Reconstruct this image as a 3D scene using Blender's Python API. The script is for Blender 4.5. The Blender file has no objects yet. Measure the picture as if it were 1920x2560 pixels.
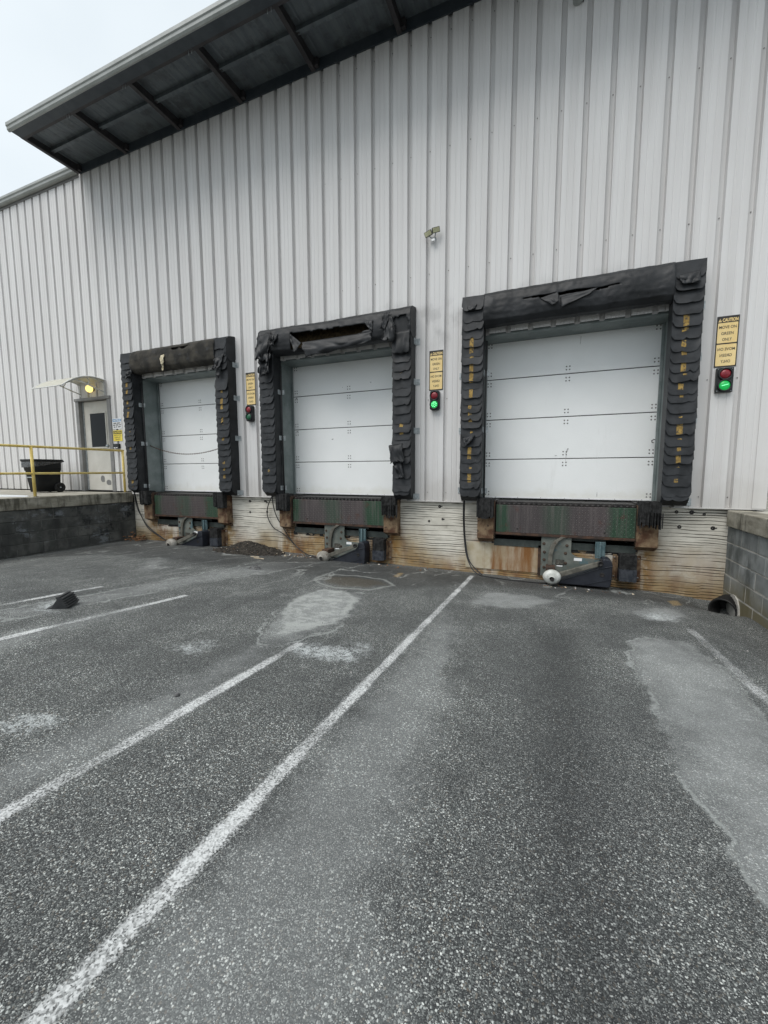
import bpy, bmesh, math, random
import numpy as np
from mathutils import Vector, Matrix, noise as mnoise
random.seed(7)
R = math.radians
scene = bpy.context.scene
COL = scene.collection

# ------------------------------------------------------------------ camera
cam_d = bpy.data.cameras.new('camera')
cam = bpy.data.objects.new('camera', cam_d)
COL.objects.link(cam)
YAW, PITCH, ROLL = 0.3878, -0.0997, -0.0033
cf = Vector((-math.sin(YAW)*math.cos(PITCH), math.cos(YAW)*math.cos(PITCH), math.sin(PITCH)))
cr = Vector((math.cos(YAW), math.sin(YAW), 0))
cu = cr.cross(cf)
cr2 = math.cos(ROLL)*cr + math.sin(ROLL)*cu
cu2 = -math.sin(ROLL)*cr + math.cos(ROLL)*cu
M = Matrix((cr2, cu2, -cf)).transposed().to_4x4()
M.translation = Vector((7.9362, -6.2033, 1.6485))
cam.matrix_world = M
cam_d.sensor_fit = 'HORIZONTAL'
cam_d.sensor_width = 36.0
cam_d.lens = 1011.18/1920*36.0
cam_d.clip_start = 0.05
cam_d.clip_end = 1500
scene.camera = cam

# ------------------------------------------------------------------ world and sun
SUN_EL, SUN_AZ = R(58), R(205)      # azimuth the light comes from, clockwise from +Y
world = bpy.data.worlds.new('World')
scene.world = world
world.use_nodes = True
wn, wl = world.node_tree.nodes, world.node_tree.links
wn.clear()
w_out = wn.new('ShaderNodeOutputWorld')
w_bg = wn.new('ShaderNodeBackground')
w_sky = wn.new('ShaderNodeTexSky')
w_sky.sky_type = 'NISHITA'
w_sky.sun_disc = False
w_sky.sun_elevation = SUN_EL
w_sky.sun_rotation = SUN_AZ
w_tc = wn.new('ShaderNodeTexCoord')
w_no = wn.new('ShaderNodeTexNoise')
w_no.inputs['Scale'].default_value = 2.2
w_no.inputs['Detail'].default_value = 4
w_rm = wn.new('ShaderNodeValToRGB')
w_rm.color_ramp.elements[0].position = 0.35
w_rm.color_ramp.elements[0].color = (4.9, 5.42, 5.75, 1)
w_rm.color_ramp.elements[1].position = 0.65
w_rm.color_ramp.elements[1].color = (5.75, 6.2, 6.45, 1)
w_mx = wn.new('ShaderNodeMixRGB')
w_mx.inputs[0].default_value = 0.93
wl.new(w_tc.outputs['Generated'], w_no.inputs['Vector'])
wl.new(w_no.outputs['Fac'], w_rm.inputs['Fac'])
wl.new(w_sky.outputs['Color'], w_mx.inputs[1])
wl.new(w_rm.outputs['Color'], w_mx.inputs[2])
wl.new(w_mx.outputs['Color'], w_bg.inputs['Color'])
w_bg.inputs['Strength'].default_value = 0.1
wl.new(w_bg.outputs[0], w_out.inputs['Surface'])

sun_d = bpy.data.lights.new('sun', 'SUN')
sun_d.energy = 1.5
sun_d.angle = R(42)
sun_d.color = (1.0, 0.97, 0.93)
sun = bpy.data.objects.new('sun', sun_d)
COL.objects.link(sun)
sd = Vector((math.sin(SUN_AZ)*math.cos(SUN_EL), math.cos(SUN_AZ)*math.cos(SUN_EL), math.sin(SUN_EL)))
sun.rotation_euler = sd.to_track_quat('Z', 'Y').to_euler()
sun.location = (0, -20, 20)

vs = scene.view_settings
vs.view_transform = 'Standard'
vs.look = 'None'
vs.exposure = 0.70
vs.gamma = 1.0
vs.use_curve_mapping = False

# ------------------------------------------------------------------ helpers
def tag(o, label=None, cat=None, group=None, kind=None):
    if label: o['label'] = label
    if cat: o['category'] = cat
    if group: o['group'] = group
    if kind: o['kind'] = kind
    return o

def empty(name, loc=(0, 0, 0), parent=None):
    o = bpy.data.objects.new(name, None)
    o.empty_display_size = 0.1
    COL.objects.link(o)
    o.location = loc
    o.parent = parent
    return o

def link_mesh(name, me, parent=None, loc=(0, 0, 0), rot=(0, 0, 0)):
    o = bpy.data.objects.new(name, me)
    COL.objects.link(o)
    o.parent = parent
    o.location = loc
    o.rotation_euler = rot
    return o

class MB:
    def __init__(self):
        self.v, self.f, self.m, self.s = [], [], [], []
    def add(self, vs_, fs, mi=0, smooth=False):
        b = len(self.v)
        self.v += [tuple(p) for p in vs_]
        for f in fs:
            self.f.append(tuple(b+i for i in f)); self.m.append(mi); self.s.append(smooth)
        return self
    def box(self, x0, x1, y0, y1, z0, z1, mi=0):
        return self.add([(x0,y0,z0),(x1,y0,z0),(x1,y1,z0),(x0,y1,z0),(x0,y0,z1),(x1,y0,z1),(x1,y1,z1),(x0,y1,z1)],
            [(0,3,2,1),(4,5,6,7),(0,1,5,4),(1,2,6,5),(2,3,7,6),(3,0,4,7)], mi)
    def prism(self, pts, axis, a0, a1, mi=0, smooth=False):
        """pts: 2D outline; axis 0: (y,z) along x; axis 1: (x,z) along y; axis 2: (x,y) along z"""
        def mk(p, a):
            return (a, p[0], p[1]) if axis == 0 else (p[0], a, p[1]) if axis == 1 else (p[0], p[1], a)
        n = len(pts)
        vs_ = [mk(p, a0) for p in pts]+[mk(p, a1) for p in pts]
        fs = [(i, (i+1) % n, n+(i+1) % n, n+i) for i in range(n)]
        b = len(self.v)
        self.add(vs_, fs, mi, smooth)
        self.f.append(tuple(b+i for i in reversed(range(n)))); self.m.append(mi); self.s.append(False)
        self.f.append(tuple(b+n+i for i in range(n))); self.m.append(mi); self.s.append(False)
        return self
    def tube(self, path, r, n=8, mi=0, cap=True, smooth=True):
        path = [Vector(p) for p in path]
        rings = []
        up = None
        for i, p in enumerate(path):
            d = (path[min(i+1, len(path)-1)]-path[max(i-1, 0)]).normalized()
            if up is None:
                up = Vector((0, 0, 1)) if abs(d.z) < 0.9 else Vector((1, 0, 0))
            a = d.cross(up).normalized(); b = a.cross(d).normalized(); up = b
            rr = r[i] if isinstance(r, (list, tuple)) else r
            rings.append([p+a*rr*math.cos(2*math.pi*k/n)+b*rr*math.sin(2*math.pi*k/n) for k in range(n)])
        vs_ = [q for g in rings for q in g]
        fs = [(i*n+k, i*n+(k+1) % n, (i+1)*n+(k+1) % n, (i+1)*n+k) for i in range(len(path)-1) for k in range(n)]
        b0 = len(self.v)
        self.add(vs_, fs, mi, smooth)
        if cap:
            self.f.append(tuple(b0+k for k in reversed(range(n)))); self.m.append(mi); self.s.append(False)
            e = b0+(len(path)-1)*n
            self.f.append(tuple(e+k for k in range(n))); self.m.append(mi); self.s.append(False)
        return self
    def lathe(self, c, axis, prof, n=20, mi=0, sx=1.0, smooth=True):
        """prof: list of (radius, along) ; axis vector"""
        c = Vector(c); ax = Vector(axis).normalized()
        a = ax.orthogonal().normalized(); b = ax.cross(a)
        vs_ = []
        for (r, h) in prof:
            for k in range(n):
                t = 2*math.pi*k/n
                vs_.append(c+ax*h+a*r*math.cos(t)+b*r*math.sin(t))
        fs = [(i*n+k, i*n+(k+1) % n, (i+1)*n+(k+1) % n, (i+1)*n+k) for i in range(len(prof)-1) for k in range(n)]
        return self.add(vs_, fs, mi, smooth)
    def grid(self, fn, nu, nv, mi=0, smooth=True, skip=None):
        vs_ = [fn(i/nu, j/nv) for j in range(nv+1) for i in range(nu+1)]
        fs = []
        for j in range(nv):
            for i in range(nu):
                if skip and skip((i+.5)/nu, (j+.5)/nv): continue
                a = j*(nu+1)+i
                fs.append((a, a+1, a+nu+2, a+nu+1))
        return self.add(vs_, fs, mi, smooth)
    def mesh(self, name, mats):
        me = bpy.data.meshes.new(name)
        me.from_pydata(self.v, [], self.f)
        for mt in (mats if isinstance(mats, (list, tuple)) else [mats]): me.materials.append(mt)
        me.polygons.foreach_set('material_index', self.m)
        me.polygons.foreach_set('use_smooth', self.s)
        me.update()
        return me
    def build(self, name, mats, parent=None, loc=(0, 0, 0), rot=(0, 0, 0), bevel=0, solid=0):
        o = link_mesh(name, self.mesh(name, mats), parent, loc, rot)
        if solid:
            md = o.modifiers.new('solid', 'SOLIDIFY'); md.thickness = solid; md.offset = 0
        if bevel:
            md = o.modifiers.new('bevel', 'BEVEL'); md.width = bevel; md.segments = 2
            md.limit_method = 'ANGLE'; md.angle_limit = R(40)
        return o

def nz(x, y=0.0, z=0.0): return mnoise.noise(Vector((x, y, z)))

# ------------------------------------------------------------------ material helpers
class NT:
    def __init__(self, name):
        self.mat = bpy.data.materials.new(name)
        self.mat.use_nodes = True
        self.t = self.mat.node_tree
        self.t.nodes.clear()
        self.out = self.t.nodes.new('ShaderNodeOutputMaterial')
        self.bsdf = self.t.nodes.new('ShaderNodeBsdfPrincipled')
        self.t.links.new(self.bsdf.outputs[0], self.out.inputs['Surface'])
        g = self.t.nodes.new('ShaderNodeNewGeometry')
        self.pos = g.outputs['Position']
    def n(self, typ, **kw):
        nd = self.t.nodes.new(typ)
        for k, v in kw.items(): setattr(nd, k, v)
        return nd
    def put(self, sock, v):
        if v is None: return
        if isinstance(v, bpy.types.NodeSocket): self.t.links.new(v, sock)
        elif isinstance(v, (tuple, list)):
            sock.default_value = tuple(v)+((1,) if len(v) == 3 and sock.type == 'RGBA' else ())
        else: sock.default_value = v
    def obj(self): return self.n('ShaderNodeTexCoord').outputs['Object']
    def scale(self, vec, s):
        m = self.n('ShaderNodeMapping'); self.put(m.inputs['Vector'], vec); m.inputs['Scale'].default_value = s
        return m.outputs[0]
    def noise(self, scale, detail=4, vec=None, rough=.55, dist=0):
        m = self.n('ShaderNodeTexNoise'); self.put(m.inputs['Vector'], vec or self.pos)
        m.inputs['Scale'].default_value = scale; m.inputs['Detail'].default_value = detail
        m.inputs['Roughness'].default_value = rough; m.inputs['Distortion'].default_value = dist
        return m.outputs['Fac']
    def vor(self, scale, vec=None, rnd=1.0):
        m = self.n('ShaderNodeTexVoronoi'); self.put(m.inputs['Vector'], vec or self.pos)
        m.inputs['Scale'].default_value = scale; m.inputs['Randomness'].default_value = rnd
        s = self.n('ShaderNodeSeparateColor'); self.t.links.new(m.outputs['Color'], s.inputs[0])
        return m.outputs['Distance'], s.outputs[0], s.outputs[1]
    def math(self, op, a, b=None, c=None, clamp=False):
        m = self.n('ShaderNodeMath', operation=op, use_clamp=clamp)
        for i, v in enumerate((a, b, c)):
            if v is not None: self.put(m.inputs[i], v)
        return m.outputs[0]
    def sstep(self, v, lo, hi, o0=0.0, o1=1.0):
        m = self.n('ShaderNodeMapRange', interpolation_type='SMOOTHSTEP')
        self.put(m.inputs['Value'], v); m.inputs['From Min'].default_value = lo; m.inputs['From Max'].default_value = hi
        m.inputs['To Min'].default_value = o0; m.inputs['To Max'].default_value = o1
        return m.outputs[0]
    def ramp(self, v, stops, interp='LINEAR'):
        m = self.n('ShaderNodeValToRGB'); self.put(m.inputs['Fac'], v)
        cr_ = m.color_ramp; cr_.interpolation = interp
        while len(cr_.elements) < len(stops): cr_.elements.new(0.5)
        for e, (p, c) in zip(cr_.elements, stops):
            e.position = p; e.color = tuple(c)+(1,) if len(c) == 3 else c
        return m.outputs['Color']
    def mix(self, fac, a, b, mode='MIX'):
        m = self.n('ShaderNodeMixRGB', blend_type=mode)
        self.put(m.inputs[0], fac); self.put(m.inputs[1], a); self.put(m.inputs[2], b)
        return m.outputs[0]
    def attr(self, name):
        a = self.n('ShaderNodeAttribute'); a.attribute_name = name
        return a.outputs['Fac']
    def sep(self, vec=None):
        s = self.n('ShaderNodeSeparateXYZ'); self.put(s.inputs[0], vec or self.pos)
        return s.outputs
    def bump(self, h, strength=.3, dist=.01):
        b = self.n('ShaderNodeBump'); self.put(b.inputs['Height'], h)
        b.inputs['Strength'].default_value = strength; b.inputs['Distance'].default_value = dist
        self.t.links.new(b.outputs[0], self.bsdf.inputs['Normal'])
    def done(self, col, rough=.7, metal=0.0, spec=None):
        self.put(self.bsdf.inputs['Base Color'], col)
        self.put(self.bsdf.inputs['Roughness'], rough)
        self.put(self.bsdf.inputs['Metallic'], metal)
        if spec is not None: self.bsdf.inputs['Specular IOR Level'].default_value = spec
        return self.mat

def worn(name, a, b, scale=6, rough=.6, metal=0.0, bump=.15, bscale=60, spec=None, c=None, lo=.35, hi=.65, cpos=.62, detail=6, bdist=.004):
    """two-tone noisy paint/rubber/steel; optional third colour in the highest noise (rust, scuffs)"""
    m = NT(name)
    f = m.noise(scale, detail)
    col = m.mix(m.sstep(f, lo, hi), a, b)
    if c:
        f2 = m.noise(scale*1.7, 8, rough=.65)
        col = m.mix(m.sstep(f2, cpos, cpos+.12), col, c)
    fine = m.noise(bscale, 3)
    col = m.mix(.35, col, m.ramp(fine, [(.3, (.35,)*3), (.7, (.65,)*3)]), 'OVERLAY')
    m.bump(fine, bump, bdist)
    return m.done(col, rough, metal, spec)

MAT = {}
def build_materials():
    # --- corrugated wall sheet
    m = NT('painted_siding')
    st = m.noise(1.0, 6, m.scale(m.pos, (9, 1, .35)))
    cl = m.noise(.5, 3)
    col = m.mix(m.sstep(st, .3, .75), (.612, .60, .59), (.692, .684, .676))
    col = m.mix(m.sstep(cl, .4, .7, 0, .35), col, (.59, .575, .566))
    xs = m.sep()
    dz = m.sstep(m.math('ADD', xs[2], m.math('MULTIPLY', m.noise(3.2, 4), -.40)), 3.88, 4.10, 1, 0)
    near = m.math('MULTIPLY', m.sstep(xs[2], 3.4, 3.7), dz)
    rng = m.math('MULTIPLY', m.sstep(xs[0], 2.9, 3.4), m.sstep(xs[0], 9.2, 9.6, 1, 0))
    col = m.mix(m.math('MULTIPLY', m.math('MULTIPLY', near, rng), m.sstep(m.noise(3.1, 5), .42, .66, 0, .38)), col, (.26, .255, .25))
    spl = m.math('MULTIPLY', m.sstep(m.math('ADD', xs[2], m.math('MULTIPLY', m.noise(5, 5), -.5)), .95, 1.6, .35, 0), 1.0)
    col = m.mix(spl, col, (.36, .335, .30))
    m.bump(m.noise(1.0, 3, m.scale(m.pos, (5, 1, .8))), .10, .02)
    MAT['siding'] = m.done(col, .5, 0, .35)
    # --- dock fabric
    MAT['fabric'] = worn('black_vinyl', (.010, .011, .0125), (.022, .0235, .026), 5, .48, 0, .35, 90, .3, c=(.05, .05, .049), cpos=.64)
    MAT['flap'] = worn('black_flap_vinyl', (.013, .0142, .016), (.027, .029, .032), 9, .52, 0, .35, 120, .3, c=(.062, .062, .062), cpos=.66)
    MAT['fabric_dusty'] = worn('dusty_vinyl', (.022, .021, .019), (.062, .056, .046), 4, .8, 0, .35, 90, .2, c=(.045, .045, .045), cpos=.55)
    MAT['foam'] = worn('brown_foam', (.028, .020, .011), (.06, .043, .022), 14, .95, 0, .8, 40, .1, c=(.018, .014, .010), cpos=.5)
    MAT['foam_pale'] = worn('pale_foam', (.42, .36, .24), (.62, .56, .42), 20, .95, 0, .6, 60, .1)
    MAT['tape'] = worn('yellow_marking', (.20, .13, .04), (.34, .225, .07), 16, .8, 0, .2, 90, .2, c=(.07, .06, .045), cpos=.50)
    # --- steel
    MAT['galv'] = worn('galvanised_steel', (.30, .33, .34), (.46, .49, .50), 18, .45, .35, .1, 80)
    MAT['jamb'] = worn('grey_green_steel', (.155, .185, .182), (.225, .255, .25), 4, .5, .15, .1, 60, c=(.10, .095, .085), cpos=.66)
    MAT['rust'] = worn('rusty_steel', (.075, .033, .016), (.21, .145, .085), 8, .9, .0, .4, 70, c=(.04, .022, .016), cpos=.54)
    MAT['rustdark'] = worn('dark_rusty_steel', (.035, .024, .019), (.085, .045, .028), 12, .8, .2, .4, 60)
    MAT['blacksteel'] = worn('dark_steel', (.016, .015, .015), (.035, .031, .029), 10, .6, .3, .2, 60)
    MAT['darkgreen'] = worn('dark_green_steel', (.028, .036, .033), (.055, .066, .060), 8, .6, .1, .2, 60, c=(.04, .025, .018), cpos=.58)
    MAT['rubber'] = worn('laminated_rubber', (.010, .010, .010), (.030, .030, .030), 22, .8, 0, .6, 60, .25)
    MAT['chock'] = worn('chock_rubber', (.018, .019, .020), (.034, .035, .036), 22, .6, 0, .2, 60, .4)
    MAT['rubberblue'] = worn('slate_rubber', (.022, .026, .034), (.05, .055, .065), 22, .7, 0, .4, 60, .3)
    m = NT('restraint_plate_paint')
    f = m.noise(4, 6); col = m.mix(m.sstep(f, .35, .65), (.095, .11, .098), (.175, .182, .16))
    col = m.mix(m.sstep(m.noise(7, 6), .56, .66), col, (.085, .135, .145))
    col = m.mix(m.sstep(m.noise(9, 8, rough=.7), .62, .70), col, (.13, .062, .03))
    m.bump(m.noise(60, 3), .2, .004)
    MAT['plate'] = m.done(col, .65, .1)
    MAT['teal'] = worn('teal_steel', (.07, .125, .14), (.13, .19, .20), 9, .6, .1, .2, 60, c=(.05, .035, .025), cpos=.6)
    MAT['navy'] = worn('navy_plastic', (.012, .014, .021), (.022, .025, .033), 6, .42, 0, .1, 80, .5, c=(.07, .068, .065), cpos=.66)
    MAT['armgrey'] = worn('weathered_arm', (.075, .071, .058), (.145, .138, .115), 7, .7, .1, .25, 60, c=(.09, .07, .05), cpos=.6)
    MAT['roller'] = worn('chipped_white_casting', (.42, .43, .40), (.64, .65, .62), 9, .6, 0, .25, 60, c=(.16, .12, .09), cpos=.64)
    MAT['rollerdirty'] = worn('dirty_casting', (.20, .185, .16), (.38, .36, .32), 9, .7, 0, .3, 60, c=(.10, .07, .05), cpos=.58)
    MAT['bolt'] = worn('bolt_steel', (.16, .15, .14), (.30, .29, .28), 40, .5, .5, .1, 90)
    MAT['rustbolt'] = worn('rusty_bolt', (.045, .03, .022), (.09, .06, .042), 40, .8, .2, .2, 90)
    # --- lip plate : green paint worn to bare brown steel in vertical bands
    m = NT('worn_green_plate')
    o = m.sep(m.obj())
    wx = m.math('ADD', o[0], m.math('MULTIPLY', m.math('SUBTRACT', m.noise(2.2, 5, m.scale(m.pos, (1, 1, .6))), .5), .42))
    gr = (.032, .066, .040); br = (.068, .058, .058); gb = (.052, .070, .053)
    col = m.ramp(m.math('DIVIDE', wx, 1.78), [(.0, gr), (.085, gr), (.13, br), (.30, br), (.40, gb), (.50, gb), (.58, br), (.78, (.085, .07, .07)), (.83, gr), (1, gr)])
    st = m.noise(1.0, 6, m.scale(m.pos, (22, 1, 1.2)))
    col = m.mix(m.sstep(st, .45, .75, 0, .55), col, (.145, .125, .118))
    col = m.mix(m.sstep(m.noise(6, 6), .58, .72, 0, .8), col, (.085, .04, .03))
    m.bump(m.noise(80, 2), .15, .003)
    MAT['lug'] = None
    lipcol = col
    MAT['lip'] = m.done(col, m.ramp(st, [(.3, (.35,)*3), (.7, (.55,)*3)]), .35)
    m = NT('worn_lug_steel')  # lip colours brightened on the worn lug tops to paint in their sheen
    o = m.sep(m.obj())
    col = m.ramp(m.math('DIVIDE', o[0], 1.78), [(.0, (.05, .11, .065)), (.10, (.06, .11, .07)), (.16, (.145, .128, .127)), (.36, (.13, .115, .114)), (.44, (.085, .105, .085)), (.52, (.095, .11, .09)), (.60, (.16, .145, .142)), (.80, (.115, .10, .095)), (.86, (.06, .125, .075)), (1, (.05, .11, .065))])
    MAT['lug'] = m.done(col, .35, .4)
    # --- doors
    m = NT('white_door_skin')
    col = m.mix(m.sstep(m.noise(1.6, 5), .35, .7), (.85, .86, .85), (.885, .893, .885))
    xs = m.sep()
    col = m.mix(m.sstep(m.math('ADD', xs[2], m.math('MULTIPLY', m.noise(7, 5), -.25)), 1.10, 1.30, .35, 0), col, (.60, .57, .46))
    col = m.mix(m.sstep(m.noise(5, 9, rough=.75), .70, .76, 0, .5), col, (.34, .34, .33))
    col = m.mix(m.sstep(m.noise(1.0, 8, m.scale(m.pos, (3, 1, .5)), .7), .62, .74, 0, .22), col, (.52, .51, .48))
    m.bump(m.noise(90, 3), .40, .005)
    MAT['door'] = m.done(col, .45, 0, .4)
    MAT['scuff'] = worn('grey_scuff', (.30, .30, .29), (.50, .50, .49), 30, .6, 0, .1, 60)
    m = NT('cream_door_paint')
    col = m.mix(m.sstep(m.noise(3, 5), .35, .7), (.52, .50, .45), (.60, .58, .53))
    MAT['cream'] = m.done(col, .5)
    MAT['doorframe'] = worn('grey_frame_paint', (.17, .168, .165), (.22, .215, .21), 5, .5, 0, .1, 70)
    m = NT('dark_window_glass')
    MAT['glass'] = m.done((.010, .012, .014), .12, 0, .12)
    # --- foundation
    m = NT('board_formed_concrete')
    g = m.attr('groove'); xs = m.sep()
    a = m.noise(1.7, 6, m.scale(m.pos, (1, 1, 1.6)), .6)
    col = m.mix(m.sstep(a, .32, .66), (.46, .435, .375), (.68, .65, .575))
    low = m.sstep(m.math('ADD', xs[2], m.math('MULTIPLY', m.math('SUBTRACT', m.noise(1.3, 5), .5), 1.5)), .12, .72, 1, 0)
    col = m.mix(m.math('MULTIPLY', low, .82), col, m.mix(m.sstep(m.noise(3.3, 5), .38, .62), (.20, .135, .055), (.36, .28, .155)))
    rs = m.noise(1.0, 6, m.scale(m.pos, (5, 1, .5)))
    sv = m.attr('stain')
    col = m.mix(m.math('MULTIPLY', sv, m.sstep(m.noise(3.5, 7, None, .7), .36, .56, .20, 1.0)), col, m.mix(m.sstep(rs, .40, .62), (.29, .175, .065), (.17, .072, .026)))
    wt = m.noise(1.0, 5, m.scale(m.pos, (2.6, 1, .45)), .6)
    col = m.mix(m.sstep(wt, .56, .68, 0, .5), col, (.68, .66, .60))
    dk = m.noise(1.0, 7, m.scale(m.pos, (2.2, 1, 3.0)), .68)
    col = m.mix(m.sstep(dk, .58, .74, 0, .6), col, (.14, .13, .105))
    col = m.mix(m.math('MULTIPLY', g, .9), col, (.03, .026, .02))
    m.bump(m.noise(45, 5), .45, .006)
    MAT['foundation'] = m.done(col, .9, 0, .2)
    m = NT('rust_stained_mortar')
    rs = m.noise(1.0, 7, m.scale(m.pos, (7, 1, .7)), .65)
    col = m.mix(m.sstep(m.noise(5, 6), .35, .65), (.40, .34, .235), (.50, .45, .35))
    xs = m.sep(m.obj())
    k = m.sstep(m.math('ADD', xs[0], m.math('MULTIPLY', rs, .7)), .62, .80)
    col = m.mix(m.math('MULTIPLY', k, m.sstep(rs, .36, .6, .35, .95)), col, (.20, .085, .025))
    m.bump(m.noise(30, 5), .4, .006)
    MAT['mortar_patch'] = m.done(col, .9, 0, .2)
    # --- block walls
    def block(name, c1, c2, c3, stain, soot):
        m = NT(name)
        oi = m.n('ShaderNodeObjectInfo').outputs['Random']
        f = m.noise(5, 6)
        col = m.mix(m.sstep(f, .35, .65), c1, c2)
        col = m.mix(m.math('MULTIPLY', oi, .6), col, c3)
        z = m.noise(1.2, 6, m.scale(m.pos, (1, 2.2, .9)), .65)
        col = m.mix(m.sstep(z, .44, .66, 0, .85), col, stain)
        if soot:
            s2 = m.noise(1.5, 7, None, .7)
            col = m.mix(m.sstep(s2, .52, .62, 0, .9), col, (.014, .015, .017))
            col = m.mix(m.sstep(m.noise(2.3, 7, m.scale(m.pos, (1, 1, 1.6)), .7), .56, .68, 0, .75), col, (.20, .215, .23))
        else:
            xs = m.sep()
            col = m.mix(m.sstep(m.math('ADD', xs[2], m.math('MULTIPLY', m.noise(4, 5), -.5)), -.2, .25, .8, 0), col, (.16, .135, .07))
        m.bump(m.noise(70, 4), .5, .006)
        return m.done(col, .92, 0, .2)
    MAT['blockR'] = block('grey_concrete_block', (.20, .212, .212), (.31, .322, .318), (.15, .16, .158), (.07, .077, .073), False)
    MAT['blockL'] = block('sooty_concrete_block', (.07, .071, .066), (.13, .128, .118), (.055, .056, .053), (.035, .035, .034), True)
    MAT['mortar'] = worn('block_mortar', (.30, .29, .265), (.44, .42, .38), 8, .95, 0, .4, 50)
    MAT['mortarL'] = worn('sooty_mortar', (.035, .035, .033), (.10, .10, .092), 4, .95, 0, .4, 50)
    m = NT('weathered_slab')
    f = m.noise(1.0, 7, m.scale(m.pos, (3, 3, 7)), .65)
    col = m.mix(m.sstep(f, .32, .68), (.17, .155, .12), (.36, .34, .285))
    col = m.mix(m.sstep(m.noise(2.0, 7, m.scale(m.pos, (2, 3, .6)), .7), .48, .66, 0, .85), col, (.06, .055, .042))
    m.bump(m.noise(35, 5), .5, .006)
    MAT['slab'] = m.done(col, .92, 0, .2)
    m = NT('landing_concrete')
    col = m.mix(m.sstep(m.noise(2.5, 7, None, .65), .35, .65), (.26, .245, .205), (.42, .40, .35))
    m.bump(m.noise(40, 5), .4, .006)
    MAT['landing'] = m.done(col, .9, 0, .2)
    # --- canopy
    MAT['gutter'] = worn('pale_gutter_paint', (.30, .315, .30), (.37, .385, .37), 3, .5, 0, .05, 60, c=(.22, .21, .18), cpos=.66)
    MAT['beam'] = worn('dark_brown_steel', (.028, .026, .028), (.046, .042, .044), 5, .6, .1, .15, 60, c=(.065, .042, .032), cpos=.66)
    m = NT('canopy_sheet_metal')
    f = m.noise(1.0, 6, m.scale(m.pos, (10, 1.2, 1)), .6)
    col = m.mix(m.sstep(f, .35, .65), (.085, .102, .115), (.125, .145, .155))
    col = m.mix(m.sstep(m.noise(4, 8, rough=.7), .48, .66, 0, .7), col, (.05, .055, .058))
    MAT['soffit'] = m.done(col, .5, .2)
    MAT['ledger'] = worn('slate_ledger_steel', (.030, .040, .050), (.045, .056, .066), 5, .5, .1, .1, 60)
    # --- paint etc
    MAT['yellow'] = worn('yellow_rail_paint', (.72, .53, .14), (.82, .65, .24), 8, .45, 0, .1, 70, c=(.55, .38, .10), cpos=.62)
    MAT['bin'] = worn('black_bin_plastic', (.006, .007, .008), (.011, .012, .013), 6, .5, 0, .15, 90, .2)
    MAT['liner'] = worn('bin_liner_film', (.012, .012, .013), (.05, .052, .055), 16, .2, 0, .9, 22, .8, bdist=.02)
    MAT['signblack'] = worn('sign_black', (.016, .013, .011), (.022, .019, .016), 10, .45)
    MAT['signyellow'] = worn('sign_pale_yellow', (.78, .58, .25), (.82, .63, .30), 5, .45, 0, .02, 90)
    MAT['signbright'] = worn('sign_bright_yellow', (.76, .58, .05), (.82, .66, .09), 8, .45, 0, .02, 90)
    MAT['signwhite'] = worn('sign_white', (.76, .76, .76), (.82, .82, .82), 8, .45, 0, .02, 90)
    MAT['signblue'] = worn('sign_blue', (.04, .20, .42), (.06, .26, .50), 8, .45, 0, .02, 90)
    MAT['print'] = worn('black_print', (.02, .017, .015), (.035, .03, .026), 20, .5, 0, .02, 90)
    MAT['housing'] = worn('black_lamp_housing', (.010, .012, .013), (.02, .022, .023), 8, .45, 0, .1, 80, .4)
    MAT['redlens'] = worn('red_lens', (.17, .010, .017), (.25, .015, .026), 30, .25, 0, .5, 120, .5)
    MAT['greenoff'] = worn('unlit_green_lens', (.008, .075, .035), (.015, .12, .055), 30, .25, 0, .4, 120, .5)
    def glow(name, base, e, s):
        m = NT(name); m.put(m.bsdf.inputs['Emission Color'], e); m.bsdf.inputs['Emission Strength'].default_value = s
        return m.done(base, .3)
    MAT['greenlit'] = glow('lit_green_lens', (.01, .18, .05), (.01, .62, .10), .30)
    MAT['led'] = glow('lit_green_led', (.2, .9, .4), (.22, 1.0, .42), .75)
    MAT['lampglow'] = glow('warm_lamp_globe', (.9, .8, .4), (1.0, .76, .22), .85)
    m = NT('clear_awning_sheet')
    m.bsdf.inputs['Transmission Weight'].default_value = .35
    MAT['poly'] = m.done(m.mix(m.noise(3, 5), (.62, .60, .50), (.72, .70, .60)), .4)
    MAT['whitemetal'] = worn('white_bracket', (.60, .61, .60), (.70, .71, .70), 10, .4, 0, .05, 60)
    MAT['floodglass'] = worn('flood_lens', (.46, .45, .28), (.56, .55, .37), 12, .2, 0, .1, 60, .6)
    MAT['bronze'] = worn('bronze_lamp_body', (.10, .10, .075), (.15, .15, .115), 12, .4, .2, .05, 60)
    MAT['cable'] = worn('black_cable', (.010, .010, .011), (.02, .02, .021), 12, .5, 0, .1, 60)
    MAT['chain'] = worn('rusty_chain_steel', (.07, .04, .028), (.14, .085, .06), 25, .8, .3, .2, 60)
    MAT['pipe'] = worn('black_pipe', (.004, .004, .004), (.010, .0095, .009), 12, .6, 0, .2, 60)
    MAT['dirt'] = worn('dark_grit', (.022, .020, .018), (.060, .053, .045), 26, .95, 0, .9, 40, .1, c=(.10, .085, .065), cpos=.66, bdist=.02)
    MAT['stick'] = worn('pale_wood', (.36, .29, .20), (.55, .47, .36), 20, .9, 0, .3, 60)
    MAT['leaf'] = worn('dead_leaf', (.10, .045, .02), (.23, .12, .055), 30, .9, 0, .3, 60)
    MAT['pebble'] = worn('pale_grit', (.30, .29, .28), (.60, .58, .56), 30, .9, 0, .3, 60)
    MAT['ice'] = worn('thin_ice', (.62, .65, .68), (.80, .82, .84), 6, .35, 0, .3, 30)
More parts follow.
